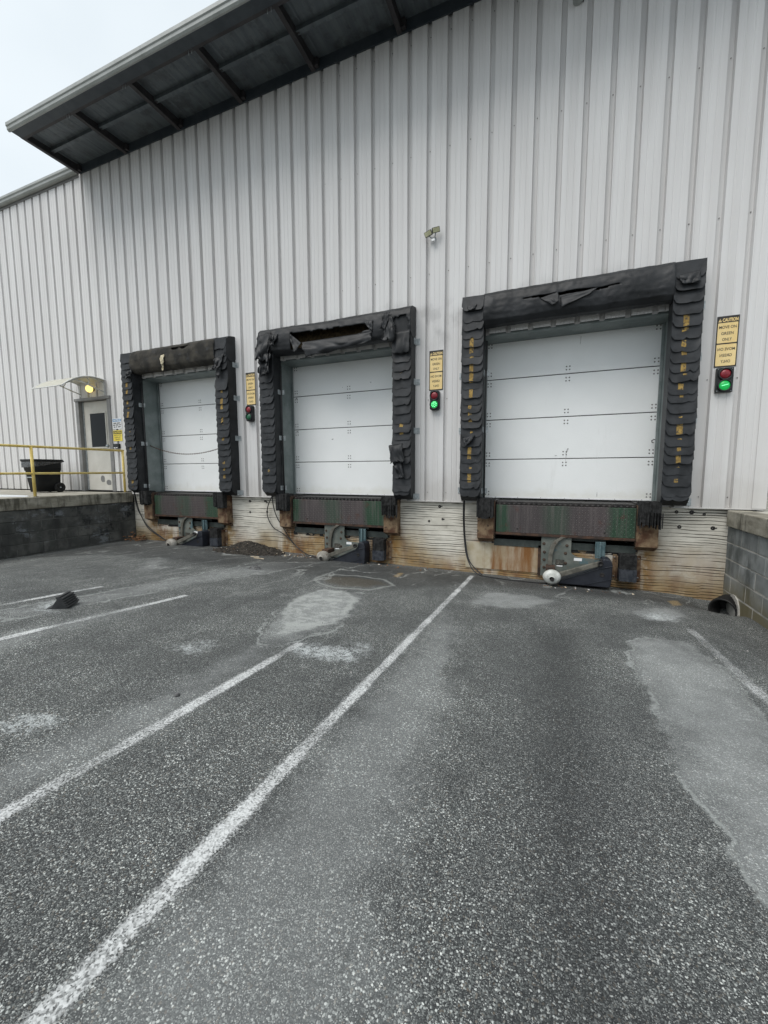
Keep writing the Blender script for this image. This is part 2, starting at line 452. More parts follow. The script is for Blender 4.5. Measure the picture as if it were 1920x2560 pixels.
    MAT['chunk'] = worn('asphalt_lump', (.05, .05, .05), (.12, .12, .12), 30, .95, 0, .6, 60)
    MAT['shell'] = worn('interior_dark', (.03, .03, .03), (.05, .05, .05), 2, .9)
    MAT['hedge'] = worn('dark_needles', (.012, .018, .008), (.045, .055, .022), 8, .8, 0, .2, 60, c=(.16, .12, .04), cpos=.66)
    MAT['stem'] = worn('shrub_stem', (.05, .035, .02), (.09, .07, .045), 14, .9)
build_materials()

def build_asphalt():
    m = NT('worn_asphalt')
    wash, salt, rim, dark, brown, yel, dust = (m.attr(k) for k in ('wash', 'salt', 'rim', 'dark', 'brown', 'yel', 'dust'))
    n6 = m.math('SUBTRACT', m.noise(5, 8, None, .62), .5)
    n2 = m.math('SUBTRACT', m.noise(1.4, 6, None, .6), .5)
    n20 = m.math('SUBTRACT', m.noise(26, 5, None, .6), .5)
    # aggregate
    wv = m.n('ShaderNodeVectorMath', operation='ADD'); nn = m.n('ShaderNodeTexNoise'); nn.inputs['Scale'].default_value = 160; nn.inputs['Detail'].default_value = 2; m.t.links.new(m.pos, nn.inputs['Vector'])
    sc_ = m.n('ShaderNodeVectorMath', operation='SCALE'); m.t.links.new(nn.outputs['Color'], sc_.inputs[0]); sc_.inputs['Scale'].default_value = .005
    m.t.links.new(m.pos, wv.inputs[0]); m.t.links.new(sc_.outputs[0], wv.inputs[1])
    d1, r1, q1 = m.vor(165, wv.outputs[0])
    d2, r2, q2 = m.vor(330, wv.outputs[0])
    st1 = m.ramp(r1, [(0, (.045, .047, .047)), (.30, (.075, .079, .078)), (.50, (.125, .13, .127)), (.70, (.20, .205, .20)), (.84, (.36, .365, .355)), (.93, (.60, .60, .58)), (1, (.78, .77, .74))])
    st1 = m.mix(m.sstep(q1, .82, .95, 0, .35), st1, (.24, .17, .115))
    st2 = m.ramp(r2, [(0, (.038, .039, .04)), (.45, (.085, .086, .086)), (.75, (.19, .19, .187)), (1, (.46, .455, .44))])
    k1 = m.sstep(d1, .38, .60, 1, 0)
    k2 = m.sstep(d2, .40, .62, 1, 0)
    col = m.mix(k2, (.028, .029, .030), st2)
    # exposed stones thin out in patches
    ex = m.sstep(m.math('ADD', n2, m.math('MULTIPLY', n6, .9)), -.22, .20, .30, 1)
    col = m.mix(m.math('MULTIPLY', k1, ex), col, st1)
    # broad tone
    col = m.mix(.45, col, m.ramp(m.math('ADD', n2, .5), [(.3, (.36, .36, .365)), (.7, (.66, .66, .65))]), 'OVERLAY')
    # fine silt over the surface near the dock (smooths the stones out)
    stk = m.noise(1.0, 5, m.scale(m.pos, (5, .45, 1)), .6)
    col = m.mix(.5, col, m.ramp(stk, [(.3, (.42, .42, .425)), (.7, (.66, .66, .655))]), 'OVERLAY')
    fl = m.mix(m.math('ADD', n6, .5), (.11, .111, .108), (.18, .178, .17))
    fl = m.mix(.25, fl, col)
    dm = m.sstep(m.math('ADD', dust, m.math('MULTIPLY', n6, 1.3)), -.1, .45, 0, .74)
    col = m.mix(dm, col, fl)
    # pale washed areas
    wc = m.mix(m.math('ADD', n6, .5), (.19, .193, .19), (.28, .283, .275))
    fg = m.math('SUBTRACT', m.noise(120, 4, None, .7), .5)
    lift = m.math('ADD', .108, m.math('ADD', m.math('MULTIPLY', n6, .05), m.math('MULTIPLY', fg, .10)))
    wc = m.mix(1.0, m.mix(1.0, col, (.72, .72, .72), 'MULTIPLY'), lift, 'ADD')
    wm = m.sstep(m.math('ADD', wash, m.math('ADD', m.math('MULTIPLY', n6, .34), m.math('ADD', m.math('MULTIPLY', n2, .22), m.math('MULTIPLY', n20, .10)))), -.10, .18, 0, .85)
    col = m.mix(wm, col, wc)
    pt = m.attr('patch')
    pn = m.math('ADD', pt, m.math('ADD', m.math('MULTIPLY', n6, .16), m.math('MULTIPLY', n20, .10)))
    pm = m.sstep(pn, -.012, .03, 0, 1)
    pm = m.math('MULTIPLY', pm, m.sstep(m.math('ADD', n2, m.math('MULTIPLY', n6, .8)), -.30, .12, .35, .80))
    lift2 = m.math('ADD', .125, m.math('ADD', m.math('MULTIPLY', n6, .10), m.math('MULTIPLY', fg, .16)))
    col = m.mix(pm, col, m.mix(1.0, m.mix(1.0, col, (.66, .66, .655), 'MULTIPLY'), lift2, 'ADD'))
    # damp / oily
    km = m.sstep(m.math('ADD', dark, m.math('ADD', m.math('MULTIPLY', n6, .35), m.math('MULTIPLY', n2, .5))), -.14, .24, 0, .85)
    col = m.mix(km, col, m.mix(1.0, m.mix(.25, col, (.045, .046, .047)), (.56, .56, .57), 'MULTIPLY'))
    bm = m.sstep(m.math('ADD', brown, m.math('MULTIPLY', n6, .3)), -.02, .15, 0, .6)
    col = m.mix(bm, col, (.085, .068, .048))
    # thin dried rims
    rm = m.sstep(m.math('ADD', m.math('ABSOLUTE', m.math('ADD', rim, m.math('ADD', m.math('MULTIPLY', n6, .26), m.math('MULTIPLY', n2, .16)))), m.math('MULTIPLY', n20, .03)), .002, .020, .55, 0)
    rm = m.math('MULTIPLY', rm, m.sstep(m.math('SUBTRACT', m.noise(2.1, 3), .5), -.08, .08, .15, 1))
    col = m.mix(rm, col, (.40, .405, .395))
    # dried puddle margins: thin pale contour lines in the silted part
    cn = m.noise(.8, 5, m.scale(m.pos, (1.4, .6, 1)), .5, .4)
    ct = m.sstep(m.math('ABSOLUTE', m.math('SUBTRACT', m.math('FRACT', m.math('MULTIPLY', cn, 7.0)), .5)), .0, .07, .75, 0)
    ct = m.math('MULTIPLY', ct, m.math('MULTIPLY', m.sstep(m.noise(1.7, 3), .42, .58), m.sstep(dust, -.40, -.05)))
    col = m.mix(ct, col, (.33, .33, .32))
    rg = m.math('ADD', m.attr('ring'), m.math('ADD', m.math('MULTIPLY', n6, .13), m.math('MULTIPLY', n20, .03)))
    col = m.mix(m.sstep(m.math('ABSOLUTE', rg), .004, .040, .6, 0), col, (.34, .34, .325))
    # salt bloom sits on the stones
    sm_ = m.sstep(m.math('ADD', salt, m.math('ADD', m.math('MULTIPLY', n6, .30), m.math('MULTIPLY', n20, .22))), -.05, .15, 0, 1)
    grain = m.sstep(m.math('ADD', m.math('MULTIPLY', r1, .55), m.math('ADD', n20, m.math('MULTIPLY', n6, .6))), .05, .42)
    col = m.mix(m.math('MULTIPLY', sm_, m.math('MULTIPLY', grain, .88)), col, (.56, .57, .575))
    cr = m.math('ADD', m.attr('crust'), m.math('ADD', m.math('MULTIPLY', n6, .20), m.math('MULTIPLY', n20, .10)))
    blot = m.math('MAXIMUM', m.sstep(m.noise(6, 8, None, .7), .44, .58, .10, 1), m.sstep(m.math('ADD', cr, m.math('MULTIPLY', n6, .5)), .0, .12, 1, 0))
    col = m.mix(m.math('MULTIPLY', m.sstep(cr, -.01, .04, 0, .74), blot), col, m.mix(r2, (.33, .33, .318), (.50, .50, .485)))
    ym = m.sstep(m.math('ADD', yel, m.math('MULTIPLY', n20, .08)), 0, .03, 0, .7)
    col = m.mix(m.math('MULTIPLY', ym, m.sstep(r2, .1, .6, .4, 1)), col, (.36, .25, .12))
    col = m.mix(1.0, col, (.965, 1.0, .99), 'MULTIPLY')
    h = m.math('ADD', m.math('MULTIPLY', m.math('MULTIPLY', k1, r1), 1.0), m.math('MULTIPLY', k2, .4))
    h = m.math('MULTIPLY', h, m.math('SUBTRACT', 1.0, m.math('MULTIPLY', m.math('MAXIMUM', wm, dm), .65)))
    m.bump(h, .55, .006)
    return m.done(col, m.mix(km, (.82,)*3, (.55,)*3), 0, .3)
MAT['asphalt'] = build_asphalt()

def build_line_paint(name, lo, hi):
    m = NT(name)
    n1 = m.noise(55, 6, None, .7); n3 = m.math('ADD', m.math('MULTIPLY', m.math('SUBTRACT', m.noise(2.4, 4), .5), 2.2), .5)
    d1, r1, q1 = m.vor(190)
    e = m.attr('edge')
    wearv = m.math('ADD', m.math('MULTIPLY', n1, .55), m.math('ADD', m.math('MULTIPLY', r1, .42), m.math('MULTIPLY', n3, .55)))
    wearv = m.math('ADD', wearv, m.math('MULTIPLY', e, .34))
    a = m.sstep(wearv, lo, hi)
    tr = m.n('ShaderNodeBsdfTransparent')
    mx = m.n('ShaderNodeMixShader')
    m.t.links.new(a, mx.inputs[0]); m.t.links.new(tr.outputs[0], mx.inputs[1]); m.t.links.new(m.bsdf.outputs[0], mx.inputs[2])
    m.t.links.new(mx.outputs[0], m.out.inputs['Surface'])
    m.bump(n1, .3, .004)
    return m.done(m.mix(n1, (.46, .47, .465), (.68, .69, .685)), .75)
MAT['line'] = build_line_paint('worn_white_paint', .72, 1.42)
MAT['linefaint'] = build_line_paint('faded_white_paint', .88, 1.7)

# ------------------------------------------------------------------ ground
def smst(a, b, x):
    t = np.clip((x-a)/(b-a), 0, 1); return t*t*(3-2*t)
def gz(x, y):
    x = np.asarray(x, float); y = np.asarray(y, float)
    a = np.interp(x, [-.6, 3, 5.5, 8, 10], [.17, .17, .11, .07, .04])
    s = .072*smst(-1, 2.5, x)*(1-.75*smst(9.2, 10.0, x))+.004
    z = a+s*np.clip(-y, 0, 14)
    return z-.15*np.exp(-((x-9.85)**2+(y+.32)**2)/.28**2)
def gzf(x, y): return float(gz(x, y))

POLY = {
'crust':[(5.85,-3.44),(5.58,-3.01),(5.47,-2.65),(5.52,-2.16),(5.9,-2.19),(6.13,-2.48),(6.25,-2.89),(6.27,-3.28),(6.13,-3.55),(6.02,-3.7)],
'ring':[(5.12,-1.73),(5.08,-1.42),(5.48,-1.22),(5.92,-1.27),(6.16,-1.55),(6.01,-1.93),(5.59,-2.06),(5.27,-1.91)],
'washmid':[(5.31,-2.38),(5.67,-3.31),(5.97,-3.93),(6.19,-3.94),(6.22,-3.74),(6.34,-3.4),(6.23,-2.53),(5.95,-2.11)],
'salt1':[(6.25,-3.93),(6.24,-3.78),(6.47,-3.64),(6.72,-3.58),(6.8,-3.74),(6.79,-3.89),(6.58,-3.95),(6.39,-4.0)],
'salt2':[(5.52,-4.22),(5.63,-4.06),(5.76,-4.1),(5.77,-4.24),(5.63,-4.29)],
'salt3':[(5.61,-5.3),(5.64,-5.18),(5.76,-5.09),(5.87,-5.13),(5.82,-5.24),(5.73,-5.35)],
'salt4':[(3.86,-4.24),(3.66,-4.01),(3.76,-3.95),(4.08,-4.19)],
'bandB':[(5.92,-3.91),(6.21,-3.96),(6.31,-5.0),(6.26,-5.53),(6.21,-6.81),(5.89,-6.72),(5.98,-5.4),(5.99,-4.83),(5.99,-4.37)],
'bandC':[(4.53,-3.46),(4.59,-4.04),(4.62,-4.47),(4.65,-4.8),(4.69,-5.9),(4.39,-5.9),(4.33,-4.66),(4.38,-4.05)],
'washA':[(6.97,-2.19),(7.21,-2.75),(7.38,-3.28),(7.46,-3.91),(7.49,-4.33),(7.52,-4.67),(7.54,-5.04),(7.58,-5.28),(7.65,-5.51),(7.63,-6.5),(7.05,-6.5),(7.02,-5.79),(7.01,-5.27),(7.02,-4.69),(7.04,-3.57)],
'notch':[(7.29,-3.22),(7.31,-3.51),(7.31,-3.69),(7.32,-3.82),(7.41,-3.87),(7.49,-3.85),(7.5,-3.59),(7.41,-3.26)],
'washR':[(8.6,-2.39),(8.77,-2.24),(9.04,-2.22),(9.12,-2.75),(9.05,-3.58),(9.05,-6.0),(8.59,-6.0),(8.54,-4.86),(8.53,-4.59),(8.48,-4.37),(8.5,-3.85),(8.53,-2.97)],
'oval1':[(7.11,-1.89),(7.31,-1.21),(7.74,-1.06),(8.1,-1.3),(7.73,-1.91),(7.36,-1.96)],
'puddR':[(8.69,-1.35),(9.01,-.99),(9.34,-.9),(9.37,-1.26),(9.04,-1.65),(8.81,-1.6)],
'bandL':[(4.58,-.57),(4.36,-1.9),(4.16,-2.79),(4.07,-3.55),(4.02,-4.51),(3.67,-4.36),(3.74,-3.65),(3.74,-2.54),(3.78,-1.19)],
'dockdark':[(-.5,.1),(10.1,.1),(10.1,-.7),(9.62,-.95),(8.54,-1.04),(7.23,-1.03),(6.33,-2.0),(4.56,-1.76),(3.25,-2.1),(1.0,-1.95),(-.5,-2.5)],
'branch':[(2.86,-2.5),(2.22,-1.72),(2.31,-1.36),(2.68,-2.01),(3.06,-2.24),(3.03,-2.56)],
'yel1':[(9.29,-.54),(9.48,-.26),(9.42,-.67),(9.28,-.88)],
'yel2':[(5.93,-.99),(5.9,-.64),(6.0,-.66),(6.05,-1.07)],
'foam':[(8.86,-1.42),(9.03,-1.27),(9.16,-1.34),(9.02,-1.50),(8.91,-1.54)],
'rightdark':[(7.62,-2.2),(8.45,-2.2),(8.42,-4.2),(8.45,-6.5),(7.75,-6.5),(7.6,-4.2)],
'tyre':[(5.0,-2.6),(5.3,-2.3),(5.9,-4.2),(6.0,-6),(5.7,-6),(5.6,-4.4)],
}
def sdf(P, poly):
    poly = np.array(poly); n = len(poly)
    d = np.full(len(P), 1e9); ins = np.zeros(len(P), bool)
    for i in range(n):
        a, b = poly[i], poly[(i+1) % n]
        e = b-a; w = P-a
        t = np.clip((w@e)/(e@e), 0, 1)
        q = w-t[:, None]*e
        d = np.minimum(d, (q**2).sum(1))
        c = (a[1] > P[:, 1]) != (b[1] > P[:, 1])
        with np.errstate(divide='ignore', invalid='ignore'):
            xi = (b[0]-a[0])*(P[:, 1]-a[1])/(b[1]-a[1])+a[0]
        ins ^= c & (P[:, 0] < xi)
    d = np.sqrt(d)
    return np.clip(np.where(ins, d, -d), -.6, .6)

def build_ground():
    xs = np.concatenate([[-400, -120, -40, -18, -9, -5, -3, -1.6], np.arange(-.8, 10.5, .05), [11, 13, 18, 40, 120, 400]])
    ys = np.concatenate([[-400, -120, -50, -25, -14, -9.5, -7.6], np.arange(-6.6, .16, .05), [.6, 3, 15, 60, 400]])
    X, Y = np.meshgrid(xs, ys)
    Z = gz(X, Y)
    und = np.array([[mnoise.noise(Vector((x*.6, y*.6, 3.1)))*.012 for x in xs] for y in ys])
    fade = smst(-8, -5.5, Y)*smst(.0, -.4, -np.abs(0*Y)+Y*0-.0+Y)*0+1
    wgt = smst(0.0, 1.0, -Y)*smst(-7.5, -6, Y)*smst(-1.2, 0, X)*smst(10.4, 9.6, X)
    Z = Z+und*wgt
    nx, ny = len(xs), len(ys)
    V = np.stack([X.ravel(), Y.ravel(), Z.ravel()], 1)
    i, j = np.meshgrid(np.arange(nx-1), np.arange(ny-1))
    a = (j*nx+i).ravel()
    F = np.stack([a, a+1, a+nx+1, a+nx], 1)
    me = bpy.data.meshes.new('asphalt_ground')
    me.from_pydata(V.tolist(), [], F.tolist())
    me.polygons.foreach_set('use_smooth', [True]*len(F))
    P = V[:, :2]
    S = {k: sdf(P, v) for k, v in POLY.items()}
    mx = lambda *k: np.maximum.reduce([S[q] for q in k])
    washv = np.maximum(mx('bandB', 'bandB', 'bandC', 'washA', 'washR', 'oval1', 'bandL', 'branch', 'puddR'), S['crust'])
    washv = np.where(S['notch'] > 0, -S['notch']-.03, washv)
    saltv = np.maximum.reduce([S['salt1'], S['salt2'], S['salt3'], S['salt4'], S['foam']+.06])
    rims = np.stack([S['washR'], S['bandL'], S['washmid']])
    rimv = rims[np.argmin(np.abs(rims), 0), np.arange(len(P))]
    dustv = np.where(P[:, 0] < 6.4, -.12-.35*smst(-2.0, -4.0, P[:, 1])+.35*smst(-2.2, -.6, P[:, 1]), -.42+.5*smst(-1.6, -.4, P[:, 1]))
    for nm, arr in (('wash', washv), ('salt', saltv), ('rim', rimv), ('dark', np.maximum(S['dockdark']-.20, S['rightdark']-.20)),
                    ('brown', S['ring']-.05), ('crust', S['crust']), ('ring', S['ring']), ('patch', np.maximum.reduce([S['washR'], S['washmid']-.03, S['oval1']-.03, S['puddR']-.05])), ('yel', mx('yel1', 'yel2')), ('dust', dustv)):
        at = me.attributes.new(nm, 'FLOAT', 'POINT'); at.data.foreach_set('value', arr.astype(np.float32))
    me.materials.append(MAT['asphalt'])
    me.update()
    o = link_mesh('asphalt_ground', me)
    tag(o, 'worn speckled grey asphalt yard sloping down to the loading docks', kind='structure')
    def gh(x, y):
        w = float(smst(0.0, 1.0, -y)*smst(-7.5, -6, y)*smst(-1.2, 0, x)*smst(10.4, 9.6, x))
        return gzf(x, y)+mnoise.noise(Vector((x*.6, y*.6, 3.1)))*.012*w
    return gh
GH = build_ground()

def parking_line(x0, x1, y0, y1, width, mat, label):
    n = int(abs(y1-y0)/.06)+1
    mb = MB(); ed = []
    for i in range(n+1):
        t = i/n
        x = x0+(x1-x0)*t; y = y0+(y1-y0)*t
        for k, e in ((-.54, -.6), (-.24, 1), (0, 1), (.24, 1), (.54, -.6)):
            xx = x+k*width*(1+.12*nz(y*7, k))
            mb.v.append((xx, y, GH(xx, y)+.005)); ed.append(float(e))
    for i in range(n):
        for k in range(4):
            a = i*5+k
            mb.f.append((a, a+1, a+6, a+5)); mb.m.append(0); mb.s.append(True)
    o = mb.build('parking_line', MAT[mat])
    at = o.data.attributes.new('edge', 'FLOAT', 'POINT'); at.data.foreach_set('value', ed)
    tag(o, label, kind='structure')
parking_line(6.925, 7.02, -.30, -6.8, .088, 'line', 'long white painted line running from the right dock to the bottom edge')
parking_line(6.28, 6.30, -3.78, -6.8, .095, 'line', 'white painted line starting below the pale salt blotch')
parking_line(4.50, 4.38, -3.2, -6.5, .10, 'line', 'faded white line passing in front of the wheel chock')
parking_line(3.50, 3.62, -3.4, -6.5, .09, 'line', 'white line passing behind the wheel chock')
parking_line(9.19, 9.11, -1.77, -6.0, .11, 'linefaint', 'faded white line beside the right block wall')

# ------------------------------------------------------------------ warehouse
W = 2.322
YD = 0.385
DX = [-0.0999, 3.4045, 6.958]
ZF = 1.22
ZTOP = 3.586
building = empty('warehouse_building')
tag(building, 'large warehouse clad in pale ribbed metal with three loading docks', 'warehouse')

PITCHR = 0.2935
G0 = 9.965
XR, XL = 10.32, -13.6
def openings_z(x):
    for k in DX:
        if k-.004 < x < k+W+.004: return ZTOP+.02
    if -2.19 < x < -1.075: return 3.30
    return None
CUTS = sorted([k for d in DX for k in (d-.004, d+W+.004)]+[-2.19, -1.075, -.60])
YO, YI = -.062, -.004     # outer flats, groove floors
def siding_profile(xa, xb):
    """polyline (x,y) from xa to xb; groove centres at G0 - k*PITCHR"""
    pts = []
    k0 = math.floor((xa-G0)/PITCHR)-1
    k1 = math.ceil((xb-G0)/PITCHR)+1
    for k in range(k0, k1+1):
        c = G0+k*PITCHR
        pts += [(c-.036, YO), (c-.027, YI), (c+.027, YI), (c+.036, YO)]
        f0, f1 = c+.036, c+PITCHR-.036
        for t in (.33, .67):
            m_ = f0+(f1-f0)*t
            pts += [(m_-.012, YO), (m_-.005, YO+.004), (m_+.005, YO+.004), (m_+.012, YO)]
    pts.sort()
    def yat(x):
        for a, b in zip(pts, pts[1:]):
            if a[0] <= x <= b[0]:
                return a[1]+(b[1]-a[1])*((x-a[0])/(b[0]-a[0]) if b[0] > a[0] else 0)
        return YO
    ins = [p for p in pts if xa < p[0] < xb]
    for c in CUTS:
        if xa < c < xb: ins += [(c, yat(c))]
    return [(xa, yat(xa))]+sorted(ins)+[(xb, yat(xb))]

def build_siding():
    # panel laps lie on every third groove
    k = 0
    x1 = G0
    edges = [XR, G0]
    while x1 > XL:
        x1 -= 3*PITCHR if k else (G0-9.376 if False else 2*PITCHR)
        edges.append(max(x1, XL)); k += 1
    edges = sorted(edges)
    for xa, xb in zip(edges, edges[1:]):
        mb = MB()
        pr = siding_profile(xa, xb-.0005)
        # lapped lip over the next sheet
        if xb < XR-.01: pr = pr+[(xb+.026, YI-.004), (xb+.0345, YO-.003), (xb+.046, YO-.004)]
        top = 7.985
        for a, b in zip(pr, pr[1:]):
            mid = (a[0]+b[0])/2
            zb = openings_z(mid)
            if zb is None: zb = 1.185 if mid > -.6 else 1.235
            zs = [zb, 2.4, 4.3, 6.2, top] if zb < 2 else [zb, 4.3, 6.2, top]
            for z0, z1 in zip(zs, zs[1:]):
                mb.add([(a[0], a[1], z0), (b[0], b[1], z0), (b[0], b[1], z1), (a[0], a[1], z1)], [(0, 1, 2, 3)])
        for kk in range(-90, 5):
            c = G0+kk*PITCHR
            if xa-.01 < c < xb-.02:
                for z in (1.32, 2.75, 4.6, 6.3, 7.8):
                    oz = openings_z(c)
                    if oz and z < oz: continue
                    mb.lathe((c+.004, YI-.004, z), (0, -1, 0), [(.007, 0), (.007, .004), (0.0005, .005)], 6, 1, smooth=False)
        mb.build('siding_panel', [MAT['siding'], MAT['bolt']], building)
    # corner trim and return wall on the right
    mb = MB().box(XR-.13, XR+.004, YO-.010, YO-.004, 1.19, 7.99).box(XR, XR+.006, YO-.004, .12, 1.19, 7.99)
    mb.build('corner_trim', MAT['siding'], building)
    mb = MB()
    yy = -.03
    while yy < 13.5:
        mb.prism([(yy, XR-.05), (yy+.22, XR-.05), (yy+.24, XR-.085), (yy+.275, XR-.085), (yy+.2935, XR-.05), (yy+.2935, XR-.12), (yy, XR-.12)], 2, 1.19, 7.98) if False else \
            mb.add([(XR-.002, yy, 1.19), (XR-.002, yy+.2235, 1.19), (XR-.034, yy+.2425, 1.19), (XR-.034, yy+.2745, 1.19), (XR-.002, yy+.2935, 1.19),
                    (XR-.002, yy, 7.98), (XR-.002, yy+.2235, 7.98), (XR-.034, yy+.2425, 7.98), (XR-.034, yy+.2745, 7.98), (XR-.002, yy+.2935, 7.98)],
                   [(0, 1, 6, 5), (1, 2, 7, 6), (2, 3, 8, 7), (3, 4, 9, 8)])
        yy += PITCHR
    mb.build('return_wall', MAT['siding'], building)
    # unseen core added inside to block light, and roof
    mb = MB().box(XL, XR-.05, .62, 13.4, -.1, 8.0)
    for k, (a, b) in enumerate(zip([XL]+[d+W+.1 for d in DX], [d-.1 for d in DX]+[XR-.05])):
        if k == 0:
            mb.box(a, -2.25, .02, .6, 1.0, 8.0); mb.box(-1.0, b, .02, .6, 1.0, 8.0); mb.box(-2.25, -1.0, .02, .6, 3.4, 8.0); mb.box(-2.25, -1.0, .3, .6, 1.0, 3.4)
        else: mb.box(a, b, .02, .6, .0, 8.0)
    for d in DX: mb.box(d-.1, d+W+.1, .02, .6, ZTOP+.2, 8.0)
    mb.build('building_core', MAT['shell'], building)
    mb = MB().prism([(-.06, 8.0), (13.5, 9.4), (13.5, 9.5), (-.06, 8.1)], 0, XL, XR+.02)
    mb.build('roof', MAT['gutter'], building)
build_siding()

# foundation with board-form grooves
def build_foundation():
    xs = np.arange(-.60, 10.03, .03)
    zlev = []
    z = -.20
    while z < 1.17:
        zlev.append(z); z += random.choice((.033, .038, .043, .050))
    mb_v, gv, rows = [], [], []
    def wav(x, r):
        seg = math.floor((x+50)/1.22)
        return .026*nz(x*1.1, r*.45, 1)+.013*nz(x*3.3, r*.8, 5)+.016*nz(seg*7.3, r*.35, 9)
    H = []
    H.append((None, -.22, 0.0))
    for r, z in enumerate(zlev):
        w1 = random.uniform(.0014, .0030)
        H += [((r, 0), z-w1-.004, 0.0), ((r, 1), z-w1, 1.0), ((r, 2), z+w1, 1.0), ((r, 3), z+w1+.004, 0.0)]
    H.append((None, 1.188, 0.0))
    V = []; G = []
    for (rk, z, g) in H:
        for x in xs:
            if rk is None: V.append((x, .0, z)); G.append(0.0); continue
            r, k = rk
            depth = max(0.0, .55+1.7*nz(x*1.5, r*3.1, 2)+.6*nz(x*7, r*5, 4))     # grooves fade in and out
            depth = min(depth, 1)
            zz = z+wav(x, zlev[r]*9)*min(1, (1.17-zlev[r])*8)
            V.append((x, .012*depth*g+.0015*nz(x*9, z*9), zz)); G.append(g*depth)
    n = len(xs); F = []
    pits = [(d+.25, d+2.065, .60, 1.3) for d in DX]
    for j in range(len(H)-1):
        for i in range(n-1):
            xm = xs[i]+.015; zm = (V[j*n+i][2]+V[(j+1)*n+i][2])/2
            if any(a < xm < b and c < zm < e for a, b, c, e in pits): continue
            F.append((j*n+i, j*n+i+1, (j+1)*n+i+1, (j+1)*n+i))
    me = bpy.data.meshes.new('foundation_wall')
    me.from_pydata(V, [], F)
    at = me.attributes.new('groove', 'FLOAT', 'POINT'); at.data.foreach_set('value', G)
    def stain(x, z):
        v = 0
        for d in DX:
            for c in (d+.12, d+2.17): v = max(v, math.exp(-((x-c)/.20)**2)*(1 if z < .66 else math.exp(-((z-.66)/.1)**2)))
            if d+.2 < x < d+2.1: v = max(v, .8*(1 if z < .62 else 0))
            v = max(v, .95*math.exp(-((x-d-2.5)/.30)**2)*max(0, 1-z/.6))
        v = max(v, .8*max(0, 1-z/.42))
        if x > 9.3: v = max(v*.7, .5*max(0, 1-abs(z-.35)/.4))
        return min(1, v)
    at = me.attributes.new('stain', 'FLOAT', 'POINT'); at.data.foreach_set('value', [stain(p[0], p[2]) for p in V])
    me.materials.append(MAT['foundation']); me.update()
    f = link_mesh('foundation_wall', me, building)
    # form-tie holes
    mb = MB()
    for x, z in ((9.46, 1.12), (9.75, 1.10), (9.50, .93), (9.85, .93), (6.35, 1.10), (6.4, .9), (2.62, 1.09), (2.62, .88), (3.02, 1.08), (3.02, .9), (3.3, 1.08), (6.18, .86), (-.35, .95), (9.62, 1.12), (2.98, 1.1)):
        rr = random.uniform(.012, .019)
        mb.lathe((x, -.003, z), (0, 1, 0), [(rr*1.5, 0), (rr*1.2, -.002), (rr*.4, -.003)], 7, 0, smooth=False)
        if random.random() < .4: mb.box(x, x+random.uniform(.03, .06), -.004, .0, z-.006, z+.008)
    mb.build('tie_hole', MAT['blacksteel'], f)
    # flashing strip at siding bottom
    for a, b in zip([-.58]+[d+W+.1 for d in DX], [d-.1 for d in DX]+[10.3]):
        if b > a: MB().box(a, b, -.068, .0, 1.176, 1.186).build('base_flashing', MAT['siding'], building)
build_foundation()
mp = MB().box(0, 1.05, -.012, .002, 0, .40).build('mortar_patch', MAT['mortar_patch'], building, loc=(6.77, 0, .17), bevel=.003)

